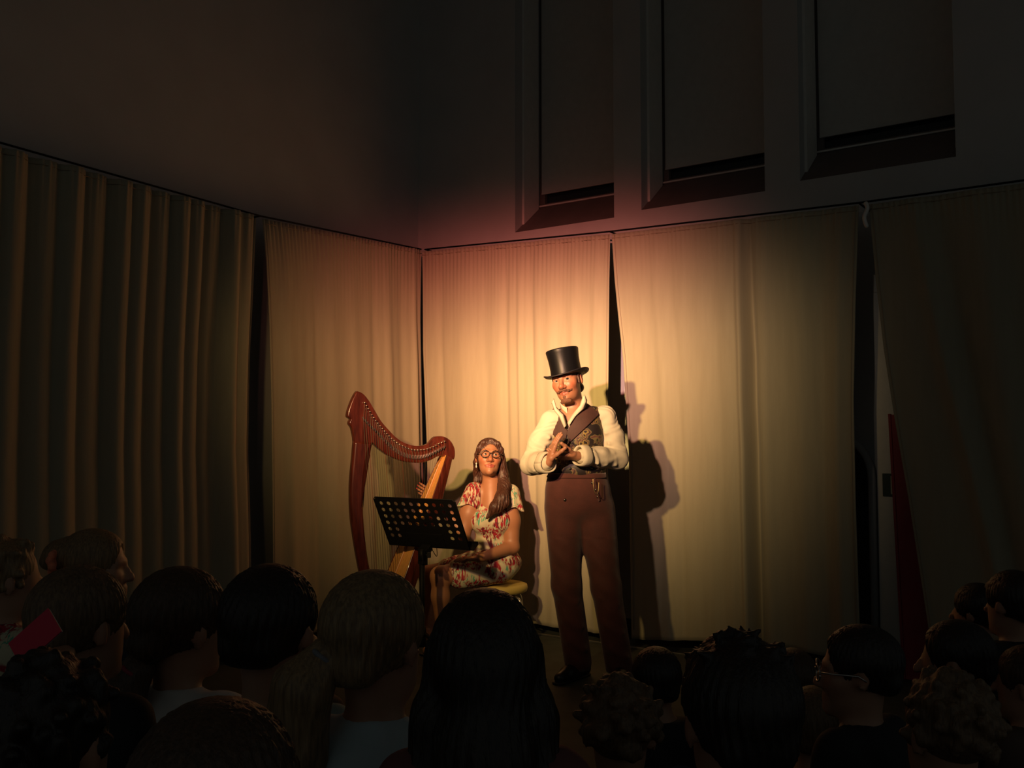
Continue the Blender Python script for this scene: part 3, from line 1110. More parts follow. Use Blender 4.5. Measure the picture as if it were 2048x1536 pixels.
def eyeballs(parent, T, R, s, look=(0, 0), iris=(.09, .12, .12)):
    me = None
    for q in (-1, 1):
        V, Q = [], []
        m, n = 14, 10
        for i in range(n + 1):
            th = math.pi * i / n
            for k in range(m):
                a = 2 * math.pi * k / m
                V.append((math.sin(th) * math.cos(a), -math.cos(th), math.sin(th) * math.sin(a)))
        for i in range(n):
            for k in range(m):
                Q.append((i * m + k, (i + 1) * m + k, (i + 1) * m + (k + 1) % m, i * m + (k + 1) % m))
        V = np.array(V)
        me = mesh_pd(V * .0118 * s, Q)
        ca = me.color_attributes.new('Col', 'FLOAT_COLOR', 'POINT')
        g = -V[:, 1]
        c = np.where((g > .93)[:, None], np.array([.004, .004, .004]), np.where((g > .75)[:, None], np.array(iris), np.array([.42, .36, .31])))
        ca.data.foreach_set('color', np.concatenate([c, np.ones((len(c), 1))], 1).astype(np.float32).ravel())
        o = link('eye', me, M['eye'], parent)
        o.location = T(q * .031, -.0722, .0015)
        o.rotation_euler = Matrix(R @ rot_zyx(look[0], look[1], 0)).to_euler()

def figure_frame(px, py, depth):
    base = at(px, py, depth)
    base[2] = 0
    def L(x, y, dy=0.0):
        p = at(x, y, depth + dy) - base
        return np.array([p @ RIGHT, p @ HEAD, p[2]])
    return base, L

def strip(name, rows, mat, parent, thick=.003, closed=False):
    "a ribbon of cloth through rows of points"
    R_ = np.asarray(rows, float)
    nr, nc = R_.shape[:2]
    idx = np.arange(nr * nc).reshape(nr, nc)
    Q = np.stack([idx[:-1, :-1], idx[:-1, 1:], idx[1:, 1:], idx[1:, :-1]], -1).reshape(-1, 4)
    o = link(name, mesh_np(R_.reshape(-1, 3), Q), mat, parent)
    md = o.modifiers.new('thick', 'SOLIDIFY')
    md.thickness = thick
    md.offset = 0
    return o

def paisley_mat():
    m, nt, b = new_mat('paisley_brocade')
    b.inputs['Roughness'].default_value = .55
    tc = N(nt, 'ShaderNodeTexCoord')
    no = N(nt, 'ShaderNodeTexNoise')
    no.inputs['Scale'].default_value = 14
    no.inputs['Detail'].default_value = 2
    nt.links.new(tc.outputs['Object'], no.inputs['Vector'])
    mx = N(nt, 'ShaderNodeMixRGB')
    mx.inputs[0].default_value = .12
    nt.links.new(tc.outputs['Object'], mx.inputs[1])
    nt.links.new(no.outputs['Color'], mx.inputs[2])
    vo = N(nt, 'ShaderNodeTexVoronoi')
    vo.inputs['Scale'].default_value = 19
    nt.links.new(mx.outputs[0], vo.inputs['Vector'])
    r = N(nt, 'ShaderNodeValToRGB')
    r.color_ramp.interpolation = 'LINEAR'
    el = r.color_ramp.elements
    el[0].position = .0; el[0].color = (.012, .009, .008, 1)
    el[1].position = 1.0; el[1].color = (.016, .011, .011, 1)
    for p, c in ((.16, (.02, .012, .012, 1)), (.22, (.24, .17, .045, 1)), (.30, (.22, .15, .05, 1)), (.34, (.02, .012, .015, 1)), (.43, (.13, .055, .04, 1)), (.50, (.15, .125, .05, 1)), (.58, (.018, .012, .012, 1))):
        e_ = el.new(p); e_.color = c
    nt.links.new(vo.outputs['Distance'], r.inputs[0])
    nt.links.new(r.outputs[0], b.inputs['Base Color'])
    return m

M['shirt'] = simple('cream_shirt', (.52, .47, .35), .8, var=.05, scale=14, bump=.25, bscale=35)
M['paisley'] = paisley_mat()
M['lapel'] = simple('brown_lapel_cloth', (.048, .018, .014), .75, var=.15, bump=.2)
M['waist_back'] = simple('black_satin', (.012, .01, .01), .5)
M['trouser'] = simple('rust_brown_moleskin', (.064, .0135, .009), .85, var=.16, scale=16, bump=.25, bscale=180, sheen=.2)
M['silk_hat'] = simple('black_silk_plush', (.004, .004, .005), .42, var=.3, scale=9, stretch=(1, 1, .3), bump=.1, bscale=60)
M['silk_hat'].node_tree.nodes['Principled BSDF'].inputs['Specular IOR Level'].default_value = .22
M['hat_felt'] = simple('black_hat_felt', (.006, .005, .008), .6)
M['leather'] = simple('black_leather', (.01, .009, .009), .4)
M['brown_hair'] = hair_mat('dark_brown_hair', (.03, .013, .008), (.075, .032, .016), (90, 90, 30))
M['beard'] = hair_mat('reddish_brown_beard', (.07, .026, .012), (.16, .062, .028), (90, 90, 90), .7)
M['button'] = simple('dark_button', (.012, .01, .008), .3)

# ------------------------------------------------------------------ the man in the top hat
def man():
    base, L = figure_frame(1165, 1345, 5.5)
    root = empty('person', base, YAW)
    tag(root, 'standing man in black top hat, paisley waistcoat and brown trousers clapping his hands', 'person')
    S = 1.07
    hc = L(1134, 760, -.02)
    R = rot_zyx(-24, -4, -11)
    # joints
    neck = L(1148, 822, .02)
    shR, shL = L(1103, 843, -.01), L(1209, 834, .03)
    elR, elL = L(1063, 928, -.04), L(1234, 917, .0)
    wrR, wrL = L(1097, 926, -.22), L(1156, 912, -.20)
    hipR, hipL = L(1128, 1015, 0), L(1192, 1015, .02)
    knR, knL = L(1133, 1170, -.02), L(1212, 1175, -.01)
    anR, anL = L(1156, 1316, .03), L(1240, 1334, -.02)
    chest, belly, hip = L(1151, 872, .0), L(1154, 935, .0), L(1158, 1003, .01)
    yawT = np.array(Matrix.Rotation(math.radians(-10), 3, 'Z'))
    # ---- body
    zs = np.concatenate([np.arange(-.01, 1.06, .012), np.arange(1.06, 1.42, .0032), np.arange(1.42, 1.52, .006), np.arange(1.52, 1.95, .0022)])
    F = Field((-.38, -.42, 0), (.32, .22, 0), .0027, zs)
    T = head_sculpt(F, hc, R, S, neck_to=neck, neck_r=.06, lid=.003)
    F.ell(chest, (.145, .095, .15), yawT, .05).ell(belly, (.135, .085, .13), yawT, .05).ell(hip, (.15, .095, .11), yawT, .05)
    F.cap(shR, shL, .05, .05, .05).cap(neck, L(1150, 850, .0), .058, .075, .04)
    for a, b, c in ((shR, elR, wrR), (shL, elL, wrL)):
        F.cap(a, b, .046, .038, .03).cap(b, c, .037, .026, .015)
    tipsR = hand_sculpt(F, wrR, (.30, .02, .95), (.85, .25, -.30), (-.2, -.9, .1), (8, 7, 7, 9), 1.04)
    tipsL = hand_sculpt(F, wrL, (-.97, -.10, .03), (-.1, .35, .93), (-.3, .3, .95), (13, 14, 15, 17), 1.04)
    for a, b, c in ((hipR, knR, anR), (hipL, knL, anL)):
        F.cap(a, b, .075, .05, .03).cap(b, c, .045, .034, .03)
        F.cap(c, np.array([c[0], c[1], .05]) + (-.02, -.04, 0), .03, .026, .02)
    Rt = R.T
    Tinv = lambda V: ((V - hc) @ R) / S
    def extra(c, H):
        x, y, z = H.T
        st = np.exp(-((z + .085) / .03) ** 2) * (y < -.02) * (np.abs(x) < .06) * .25
        return c * (1 - st[:, None] * np.array([.35, .45, .5]))
    body, V, Q = field_obj('body', F, M['skin'], root, 1, skin_colour((.34, .155, .085), Tinv, (.27, .085, .055), .5, extra))
    eyeballs(root, T, R, S, (18, 2), (.06, .06, .06))
    # ---- hair, brows, moustache, goatee in the head frame
    def hfield(name, mat, build, lo=(-.11, -.13, -.15), hi=(.11, .13, .14), h=.0024, it=1):
        f = Field(lo, hi, h)
        build(f)
        V, Q = f.mesh()
        V = relax(V, Q, it)
        V = (V * S) @ R.T + hc
        return link(name, mesh_np(V, Q), mat, root)
    def hair(f):
        f.ell((0, .02, .03), (.082, .1, .085), None, 0)
        f.ell((0, -.06, .0), (.073, .09, .16), None, .01, 'sub')
        f.ell((0, .0, -.085), (.12, .062, .075), None, .01, 'sub')
        for q in (-1, 1):
            f.cap((q * .071, -.012, .03), (q * .071, -.016, -.028), .009, .006, .006)
        f.cap((.03, .078, -.05), (-.03, .078, -.05), .028, .028, .02)
    hfield('hair', M['brown_hair'], hair)
    for q in (-1, 1):
        hfield('eyebrow', M['beard'], lambda f: f.chain([(q * .014, -.0925, .0215), (q * .032, -.0875, .0245), (q * .048, -.072, .018)], [.0042, .005, .003], .003), h=.002)
    def mous(f):
        for q in (-1, 1):
            f.chain([(0, -.0975, -.0545), (q * .014, -.096, -.055), (q * .028, -.087, -.061), (q * .039, -.077, -.060), (q * .047, -.070, -.052)], [.006, .0066, .0062, .0046, .0022], .005)
    hfield('moustache', M['beard'], mous, h=.002)
    def goat(f):
        f.ell((0, -.081, -.107), (.022, .014, .018), None, .008)
        f.ell((0, -.089, -.090), (.010, .008, .009), None, .008)
        f.cap((-.02, -.075, -.114), (.02, -.075, -.114), .012, .012, .01)
    hfield('goatee', M['beard'], goat, h=.0024)
    # ---- top hat
    Rh = Matrix(R @ np.array(Matrix.Rotation(math.radians(-2), 3, 'X')))
    hatc = T(0, .012, .024)
    sx_, sy_ = .0885, .104
    prof = [(1.03, 0), (1.01, .012), (.985, .04), (.985, .07), (1.0, .10), (1.04, .132), (1.06, .145), (1.055, .151), (1.02, .155), (.6, .157), (.02, .157)]
    crown = lathe('top_hat', prof, M['silk_hat'], root, 64, tuple(hatc), Rh.to_euler(), sx_, sy_)
    rows = []
    for i, t in enumerate(np.linspace(0, 1, 10)):
        row = []
        for k in range(65):
            a = 2 * math.pi * k / 64
            ca, sa = math.cos(a), math.sin(a)
            wid = .052 - .004 * abs(ca)
            rx, ry = sx_ * .995 + wid * t, sy_ * .995 + wid * t
            side = ca * ca
            z = .004 + side * (.024 * t ** 3 - .008 * t) - (1 - side) * .006 * t
            x = rx * ca - (side * .010 * t ** 3) * np.sign(ca)
            row.append((x, ry * sa, z))
        rows.append(row)
    br = strip('brim', rows, M['hat_felt'], crown, .005)
    tube('brim_edge', rows[-1], .0038, M['hat_felt'], crown, 8)
    lathe('hat_band', [(.99, .004), (1.0, .006), (.982, .026), (.97, .028)], M['hat_felt'], crown, 64, (0, 0, 0), None, sx_ * 1.012, sy_ * 1.012)
    # ---- shirt
    F = Field((-.40, -.38, 0), (.34, .22, 0), .005, np.arange(1.02, 1.62, .005))
    F.ell(chest, (.152, .103, .155), yawT, .05).ell(belly, (.145, .096, .14), yawT, .05)
    F.cap(shR, shL, .058, .058, .05).cap(neck + (0, .012, -.02), L(1150, 850, .01), .066, .085, .04)
    for a, b, c, q in ((shR, elR, wrR, -1), (shL, elL, wrL, 1)):
        mid = (a + b) / 2 + np.array([q * .012, 0, 0])
        F.chain([a, mid, b], [.062, .063, .060], .03)
        m2 = b * .55 + c * .45
        end = b * .12 + c * .88
        F.chain([b, m2, end], [.062, .056, .044], .03)
        for f_, rr in ((.3, .008), (.55, .009), (.8, .008)):
            p = a + (b - a) * f_
            F.cap(p + (q * .05, -.03, .01), p + (-q * .02, -.065, -.02), .012, .008, .02)
        for f_ in (.15, .4, .62):
            p = b + (c - b) * f_
            F.cap(p + (0, -.045, .03), p + (.02 * q, -.045, -.035), .011, .009, .016)
    # open neck: a narrow V down the front, and room for the throat
    def vcut(F, top, bot, w, xt, xb):
        z1, z0 = L(1140, top, -.12)[2], L(1140, bot, -.12)[2]
        x1, x0 = L(xt, top, -.12)[0], L(xb, bot, -.12)[0]
        def f(D, X, Y, Z):
            t = np.clip((Z - z0) / (z1 - z0), -.5, 1.6)
            return np.maximum(D, np.minimum(w * t - np.abs(X - (x0 + (x1 - x0) * t)), -.0 - Y))
        F.fn(f)
    vcut(F, 812, 851, .058, 1142, 1134)
    F.cap(neck + (0, 0, .03), neck + (-.02, -.03, .15), .062, .062, .01, 'sub')
    def wr(V):
        q = V[:, 0] * 17 + 2.1 * np.sin(V[:, 2] * 23 + 1) + 1.7 * np.sin(V[:, 1] * 31)
        a = .0030 * np.sin(V[:, 2] * 55 + 2.2 * q) * (.5 + .5 * np.sin(q)) + .0014 * np.sin(V[:, 2] * 140 + 5 * np.sin(q))
        return np.stack([a * .4, -a, a * .3], 1)
    field_obj('shirt', F, M['shirt'], root, 1, None, wr)
    # cuffs turned back
    for a, c, nm in ((elR, wrR, 'cuff'), (elL, wrL, 'cuff')):
        d = (c - a) / np.linalg.norm(c - a)
        u = np.cross(d, (0, 0, 1)); u /= np.linalg.norm(u); w = np.cross(d, u)
        rows = []
        for t, r_ in ((0, .051), (.25, .054), (.6, .053), (1, .048), (.9, .044), (.5, .044)):
            p = c - d * (.075 - .075 * t)
            rows.append([p + (u * math.cos(x) + w * math.sin(x) * 1.12) * (r_ + .003 * math.sin(3 * x)) for x in np.linspace(0, 2 * math.pi, 33)])
        strip(nm, rows, M['shirt'], root, .004)
    # collar
    rows = []
    for t in np.linspace(0, 1, 7):
        row = []
        for a in np.linspace(math.radians(-58), math.radians(238), 60):
            fr = max(0, -math.sin(a)) ** 1.5             # towards the open front
            rad = .066 + .010 * t + .004 * fr
            z = neck[2] - .012 + .062 * t * (1 + .1 * math.sin(a)) - .035 * fr
            row.append((neck[0] - .004 + rad * math.cos(a) * 1.02, neck[1] + .0 + rad * math.sin(a) - .018 * fr, z))
        rows.append(row)
    strip('collar', rows, M['shirt'], root, .004)
    for poly in ([(1108, 797), (1113, 814), (1127, 828), (1133, 850), (1128, 856), (1119, 834), (1110, 822), (1104, 806)],
                 [(1170, 789), (1175, 800), (1172, 814), (1157, 826), (1146, 838), (1138, 852), (1135, 846), (1144, 830), (1160, 812), (1166, 795)]):
        pts = [L(x, y, -.12) for x, y in poly]
        c0 = np.mean(pts, 0)
        n = len(pts) // 2
        A_ = pts[:n]; B_ = pts[n:][::-1]
        rows = []
        for t in np.linspace(0, 1, 5):
            row = []
            for a, b in zip(A_, B_):
                p = a * (1 - t) + b * t
                # depth follows the chest: low points lie farther forward
                f_ = np.clip((neck[2] + .03 - p[2]) / .13, 0, 1.1)
                row.append((p[0], -.085 - .045 * f_ - .012 * math.sin(math.pi * t), p[2]))
            rows.append(row)
        strip('collar_wing', rows, M['shirt'], root, .004)
    # ---- waistcoat
    def torso(F):
        F.ell(chest + (0, 0, .005), (.163, .118, .165), yawT, .05).ell(belly, (.155, .108, .14), yawT, .05)
        F.ell(L(1152, 935, -.01), (.158, .112, .08), yawT, .04)
        F.cap(shR * .72 + shL * .28 + (0, 0, .012), shL * .80 + shR * .20 + (0, 0, .012), .056, .056, .05)
        return F
    zz = np.arange(1.06, 1.62, .005)
    F0 = torso(Field((-.25, -.22, 0), (.24, .2, 0), .006, np.arange(1.02, 1.62, .006)))
    V0, Q0 = F0.mesh()
    V0 = relax(V0, Q0, 2)
    bv = bvh_of(V0, Q0)
    F = torso(Field((-.25, -.22, 0), (.24, .2, 0), .005, zz))
    vcut(F, 812, 868, .082, 1141, 1135)
    F.cap(neck + (0, 0, -.01), neck + (-.01, -.02, .12), .075, .075, .006, 'sub')
    for sh, el, q in ((shR, elR, -1), (shL, elL, 1)):
        F.cap(sh + (q * .028, 0, .02), (sh + el) / 2 + (q * .012, 0, 0), .068, .064, .006, 'sub')
    bot = L(1155, 953, 0)[2]
    F.fn(lambda D, X, Y, Z: np.maximum(D, (bot - .012 * np.abs(X - belly[0]) / .15) - Z))
    wc, _, _ = field_obj('waistcoat', F, M['paisley'], root, 1)
    def pxz(*pp):
        return [(L(x, y, -.12)[0], L(x, y, -.12)[2]) for x, y in pp]
    patch('lapel', pxz((1110, 814), (1098, 826), (1086, 842), (1105, 867), (1131, 884), (1136, 864), (1128, 838), (1120, 826)), bv, M['lapel'], wc, .006, .006, lift=.004)
    patch('lapel', pxz((1176, 806), (1188, 818), (1199, 829), (1168, 858), (1140, 884), (1134, 866), (1146, 842), (1162, 820)), bv, M['lapel'], wc, .006, .006, lift=.004)
    patch('pocket_welt', pxz((1168, 898), (1196, 894), (1196, 901), (1168, 905)), bv, M['lapel'], wc, .004, .006, lift=.003)
    for k in range(4):
        x, y = 1138 + k * .8, 892 + k * 15
        p = L(x, y, -.12)
        hit, nn, _, _ = bv.ray_cast(Vector((p[0], -1, p[2])), Vector((0, 1, 0)))
        if hit:
            o = lathe('button', [(.007, 0), (.0075, .002), (.006, .004), (.001, .0045)], M['button'], wc, 14, tuple(hit + Vector((0, -.004, 0))), (math.pi / 2, 0, 0))
    # ---- trousers
    F = Field((-.28, -.22, 0), (.36, .22, 0), .006, np.arange(.03, 1.2, .007))
    wst = L(1155, 955, 0)
    F.ell(hip, (.182, .125, .125), None, .05)
    F.cap(wst + (-.055, 0, -.02), wst + (.055, 0, -.02), .118, .118, .05)
    F.cap(wst + (-.075, 0, -.09), wst + (.075, 0, -.09), .105, .105, .05)
    for a, b, c, q in ((hipR, knR, anR, -1), (hipL, knL, anL, 1)):
        F.cap(a + (0, .01, -.02), b, .112, .084, .035)
        F.cap(b, c + (0, 0, -.02), .084, .079, .03)
        for f_ in (.15, .5, .8):
            p = b + (c - b) * f_
            F.cap(p + (-.04, -.06, .02), p + (.04, -.065, -.02), .014, .012, .025)
    F.fn(lambda D, X, Y, Z: np.maximum(D, Z - L(1155, 947, -.1)[2]))
    F.fn(lambda D, X, Y, Z: np.maximum(D, .04 - Z))
    tr, Vt, Qt = field_obj('trousers', F, M['trouser'], root, 2, None,
                           lambda V: np.stack([0 * V[:, 0], .003 * np.sin(V[:, 2] * 60 + V[:, 0] * 40) * (V[:, 2] < .8), 0 * V[:, 0]], 1))
    bt = bvh_of(Vt, Qt)
    for x, y in ((1185, 966), (1192, 980), (1196, 994), (1130, 1000)):
        p = L(x, y, -.12)
        hit, nn, _, _ = bt.ray_cast(Vector((p[0], -1, p[2])), Vector((0, 1, 0)))
        if hit:
            lathe('button', [(.008, 0), (.0085, .003), (.006, .005), (.001, .0055)], M['button'], tr, 14, tuple(hit + Vector((0, .001, 0))), (math.pi / 2, 0, 0))
    patch('fall_flap_edge', pxz((1187, 956), (1190, 956), (1200, 1002), (1197, 1003)), bt, M['trouser'], tr, .004, .005, lift=.002)
    patch('waistband', pxz((1097, 948), (1214, 948), (1214, 957), (1097, 957)), bt, M['trouser'], tr, .005, .006, lift=.002)
    # watch chain
    ch = [L(1186, 957, -.17), L(1187, 975, -.175), L(1191, 988, -.175), L(1196, 985, -.17), L(1198, 962, -.15)]
    tube('watch_chain', catmull(ch, 5), .0022, M['brass'], tr, 6)
    # ---- shoes
    for c, dx in ((anR, (-.16, -.21)), (anL, (-.03, -.26))):
        d = np.array([dx[0], dx[1], 0]); ln = np.linalg.norm(d); d /= ln
        F = Field((c[0] - .32, c[1] - .36, 0), (c[0] + .2, c[1] + .16, .2), .006, np.arange(-.006, .17, .006))
        h0 = np.array([c[0], c[1], 0]) - d * .05
        F.cap(h0 + (0, 0, .04), h0 + d * .15 + (0, 0, .04), .040, .044, .02)
        F.cap(h0 + d * .15 + (0, 0, .036), h0 + d * .235 + (0, 0, .03), .045, .032, .02)
        F.cap(h0 + (0, 0, .05), c + (0, 0, .03), .042, .046, .03)
        F.fn(lambda D, X, Y, Z: np.maximum(D, .0 - Z))
        sh, _, _ = field_obj('shoe', F, M['leather'], root, 1)
        so = Field((c[0] - .32, c[1] - .36, 0), (c[0] + .2, c[1] + .16, .2), .006, np.arange(-.006, .03, .005))
        so.cap(h0 + (0, 0, .005), h0 + d * .24 + (0, 0, .005), .046, .04, .02)
        so.fn(lambda D, X, Y, Z: np.maximum(np.maximum(D, .001 - Z), Z - .014))
        field_obj('sole', so, M['hat_felt'], sh, 0)
man()

# ------------------------------------------------------------------ the seated harpist
def feather_print(name='feather_print_cloth'):
    m, nt, b = new_mat(name)
    b.inputs['Roughness'].default_value = .8
    tc = N(nt, 'ShaderNodeTexCoord')
    def noise(scale, stretch=(1, 1, 1), rot=(0, 0, 0), detail=2, off=0.0, src=None):
        mp = N(nt, 'ShaderNodeMapping')
        mp.inputs['Scale'].default_value = stretch
        mp.inputs['Rotation'].default_value = rot
        mp.inputs['Location'].default_value = (off, off, off)
        nt.links.new(src or tc.outputs['Object'], mp.inputs[0])
        n = N(nt, 'ShaderNodeTexNoise')
        n.inputs['Scale'].default_value = scale
        n.inputs['Detail'].default_value = detail
        n.inputs['Distortion'].default_value = .6
        nt.links.new(mp.outputs[0], n.inputs['Vector'])
        return n
    def ramp(src, a, bb):
        r = N(nt, 'ShaderNodeMapRange')
        r.inputs['From Min'].default_value = a
        r.inputs['From Max'].default_value = bb
        nt.links.new(src, r.inputs['Value'])
        return r.outputs[0]
    def mul(a, c):
        n = N(nt, 'ShaderNodeMath', operation='MULTIPLY')
        nt.links.new(a, n.inputs[0]); nt.links.new(c, n.inputs[1])
        return n.outputs[0]
    def mix(f, c0, c1):
        n = N(nt, 'ShaderNodeMixRGB')
        for i, v in ((0, f), (1, c0), (2, c1)):
            if isinstance(v, tuple):
                n.inputs[i].default_value = v
            else:
                nt.links.new(v, n.inputs[i])
        return n.outputs[0]
    s1 = noise(20, (3.4, 3.4, .8), (0, .75, 0)).outputs['Fac']
    s2 = noise(20, (3.4, 3.4, .8), (0, -.75, .4), off=3).outputs['Fac']
    cl = noise(11, detail=1, off=7).outputs['Fac']
    cl2 = noise(9, detail=1, off=13).outputs['Fac']
    red = mul(ramp(s1, .47, .53), ramp(cl, .44, .50))
    teal = mul(ramp(s2, .50, .56), ramp(cl2, .52, .58))
    dark = mul(ramp(s2, .54, .60), ramp(cl, .50, .56))
    c = mix(teal, (.55, .50, .34, 1), (.10, .36, .23, 1))
    c = mix(red, c, (.34, .012, .028, 1))
    c = mix(dark, c, (.12, .01, .02, 1))
    nt.links.new(c, b.inputs['Base Color'])
    return m
M['feather'] = feather_print()
M['long_hair'] = hair_mat('long_brown_hair', (.03, .011, .008), (.085, .032, .018), (70, 70, 8))
M['specs'] = simple('dark_tortoiseshell', (.022, .009, .008), .3)
M['pearl'] = simple('pearl', (.8, .75, .68), .2)
M['stool_pad'] = simple('yellow_stool_vinyl', (.5, .38, .10), .5)
M['nail'] = simple('red_nail_varnish', (.45, .02, .03), .25)
m_, nt_, b_ = new_mat('spectacle_lens')
tr_ = N(nt_, 'ShaderNodeBsdfTransparent'); gl_ = N(nt_, 'ShaderNodeBsdfGlossy'); mx_ = N(nt_, 'ShaderNodeMixShader')
gl_.inputs['Roughness'].default_value = .05
mx_.inputs[0].default_value = .07
nt_.links.new(tr_.outputs[0], mx_.inputs[1]); nt_.links.new(gl_.outputs[0], mx_.inputs[2])
nt_.links.new(mx_.outputs[0], nt_.nodes['Material Output'].inputs[0])
M['lens'] = m_

def spectacles(root, T, R, s, mat, rx=.0275, rz=.0215):
    yf = -.106
    parts = []
    fr = []
    for q in (-1, 1):
        ring = [T(q * .033 + rx * math.cos(a), yf + .006 * abs(math.cos(a)) * (1 if math.cos(a) * q > 0 else 0) * 1.5, .0 + rz * math.sin(a)) for a in np.linspace(0, 2 * math.pi, 29)]
        fr.append((ring, .0026 * s))
        fr.append(([T(q * .060, yf + .009, .006), T(q * .076, -.07, .008), T(q * .083, .0, .008), T(q * .082, .02, -.005)], .0024 * s))
    fr.append(([T(-.0065, yf, .004), T(0, yf - .003, .007), T(.0065, yf, .004)], .0026 * s))
    g = multi_tube('glasses', fr, mat, root, 8)
    for q in (-1, 1):
        ring = [T(q * .033 + rx * math.cos(a), yf, rz * math.sin(a)) for a in np.linspace(0, 2 * math.pi, 24, endpoint=False)]
        link('lens', mesh_pd(ring, [tuple(range(24))]), M['lens'], g, False)
    return g

def woman():
    base, L = figure_frame(990, 1288, 6.3)
    root = empty('person', base, YAW)
    tag(root, 'seated woman with long brown hair, glasses and red feather print dress beside the harp', 'person')
    S = 1.06
    hc = L(978, 914, .03)
    R = rot_zyx(7, 11, 3)
    neck = L(983, 966, .06)
    shR, shL = L(951, 986, .07), L(1018, 990, .08)
    elR, elL = L(926, 1068, .03), L(1024, 1094, .03)
    wrR, wrL = L(873, 996, .05), L(957, 1117, -.17)
    hipR, hipL = L(968, 1128, .13), L(1000, 1130, .07)
    knR, knL = L(856, 1150, .17), L(880, 1152, -.12)
    anR, anL = L(862, 1264, .2), L(884, 1268, -.08)
    chest, waist, pelvis = L(985, 1036, .08), L(989, 1088, .11), L(992, 1124, .12)
    zs = np.concatenate([np.arange(-.01, .50, .010), np.arange(.50, .66, .0036), np.arange(.66, .92, .008), np.arange(.92, 1.09, .004), np.arange(1.09, 1.42, .0022)])
    F = Field((-.55, -.36, 0), (.26, .42, 0), .0032, zs)
    T = head_sculpt(F, hc, R, S, True, 1.03, 1.25, neck_to=neck, neck_r=.050)
    F.ell(chest, (.13, .095, .14), None, .05).ell(waist, (.125, .09, .09), None, .05).ell(pelvis, (.15, .12, .09), None, .05)
    F.cap(shR, shL, .042, .042, .05).cap(neck, L(984, 1010, .05), .05, .07, .04)
    for q in (-1, 1):
        F.ell(chest + (q * .062 - .01, -.055, -.015), (.06, .056, .06), None, .04)
    for a, b, c in ((shR, elR, wrR), (shL, elL, wrL)):
        F.cap(a, a + (b - a) * .5, .056, .062, .03).cap(a + (b - a) * .5, b, .062, .046, .03).cap(b, c, .047, .027, .02)
    tipsR = hand_sculpt(F, wrR, (-.82, .05, .45), (.1, .9, -.1), (0, -.2, .95), (14, 16, 16, 18), .9)
    hand_sculpt(F, wrL, (-.95, -.22, -.02), (-.02, .05, -1), (-.3, .9, .1), (6, 7, 8, 10), .9)
    for a, b, c in ((hipR, knR, anR), (hipL, knL, anL)):
        F.cap(a, b, .085, .062, .04)
        F.cap(b, b + (c - b) * .35, .056, .058, .03)
        F.cap(b + (c - b) * .35, c, .058, .034, .03)
        F.cap(c, np.array([c[0] - .09, c[1] - .13, .028]), .032, .024, .025)
    Tinv = lambda V: ((V - hc) @ R) / S
    field_obj('body', F, M['skin'], root, 1, skin_colour((.38, .175, .092), Tinv, (.34, .08, .06), .35, None, 1.25))
    eyeballs(root, T, R, S, (22, 12), (.10, .11, .09))
    for q in (-1, 1):
        f = Field((-.06, -.11, 0), (.06, -.04, .05), .002)
        f.chain([(q * .014, -.0895, .021), (q * .031, -.084, .027), (q * .048, -.070, .022)], [.0022, .003, .0018], .003)
        V, Q = f.mesh()
        link('eyebrow', mesh_np((V * S) @ R.T + hc, Q), M['long_hair'], root)
    for p in tipsR[:3]:
        V, Fc = tube_data([p + (-.002, -.006, .002), p + (-.008, -.006, .006)], .005, 8, .5)
        link('fingernail', mesh_pd(V, Fc), M['nail'], root)
    # hair: cap with a parting, sides, and a long fall over her left shoulder
    F = Field((-.16, -.14, 0), (.17, .26, 0), .0036, np.arange(.84, 1.42, .004))
    def E(c, r, k=.02, op='add'):
        F.ell(T(*c), np.array(r) * S, R, k, op)
    E((0, .016, .034), (.081, .099, .091), 0)
    E((.006, -.094, -.012), (.057, .058, .083), .010, 'sub')
    E((0, -.055, -.09), (.064, .062, .07), .012, 'sub')
    F.chain([T(.004, -.062, .095), T(-.04, -.066, .078), T(-.066, -.045, .045), T(-.077, -.012, .01), T(-.079, .022, -.03)], [.012, .014, .013, .013, .014], .016)
    F.chain([T(.004, -.062, .095), T(.045, -.064, .074), T(.069, -.044, .04), T(.078, -.014, .0), T(.081, .012, -.05)], [.012, .015, .016, .019, .022], .016)
    F.chain([T(.081, .008, -.03), L(1005, 950, .05), L(1008, 972, .02), L(1003, 996, -.06), L(990, 1014, -.095), L(974, 1036, -.10)], [.024, .032, .038, .040, .032, .010], .03)
    F.chain([T(.083, .012, -.05), L(1010, 958, .08), L(1014, 982, .04), L(1009, 1006, -.065), L(998, 1022, -.09)], [.022, .026, .028, .026, .012], .02)
    F.chain([T(-.076, .035, -.03), L(953, 945, .11), L(953, 962, .11), L(956, 980, .12)], [.018, .020, .020, .012], .02)
    F.chain([T(0, .085, .0), L(980, 955, .14), L(985, 990, .16)], [.055, .06, .045], .03)
    def strands(V):
        a = np.arctan2(V[:, 0] - hc[0], V[:, 1] - hc[1])
        d = .0022 * np.sin(a * 44 + 5 * np.sin(V[:, 2] * 14)) + .0016 * np.sin(a * 93 + 3 * V[:, 2] * 20)
        return np.stack([d * np.sin(a), d * np.cos(a), 0 * a], 1)
    field_obj('hair', F, M['long_hair'], root, 1, None, strands)
    spectacles(root, T, R, S, M['specs'])
    for q in (-1, 1):
        e0 = T(q * .078, .002, -.042)
        multi = [([e0, e0 + (0, -.004, -.012)], .0012), ]
        er = tube('earring', [e0 + (0, -.006, .004), e0 + (0, -.006, -.004), e0 + (0, -.006, -.010), e0 + (0, -.006, -.018), e0 + (0, -.006, -.026), e0 + (0, -.006, -.033)],
                  [.002, .005, .002, .004, .005, .001], M['pearl'], root, 8)
    # dress
    zz = np.arange(.36, 1.10, .005)
    F = Field((-.40, -.32, 0), (.28, .42, 0), .005, zz)
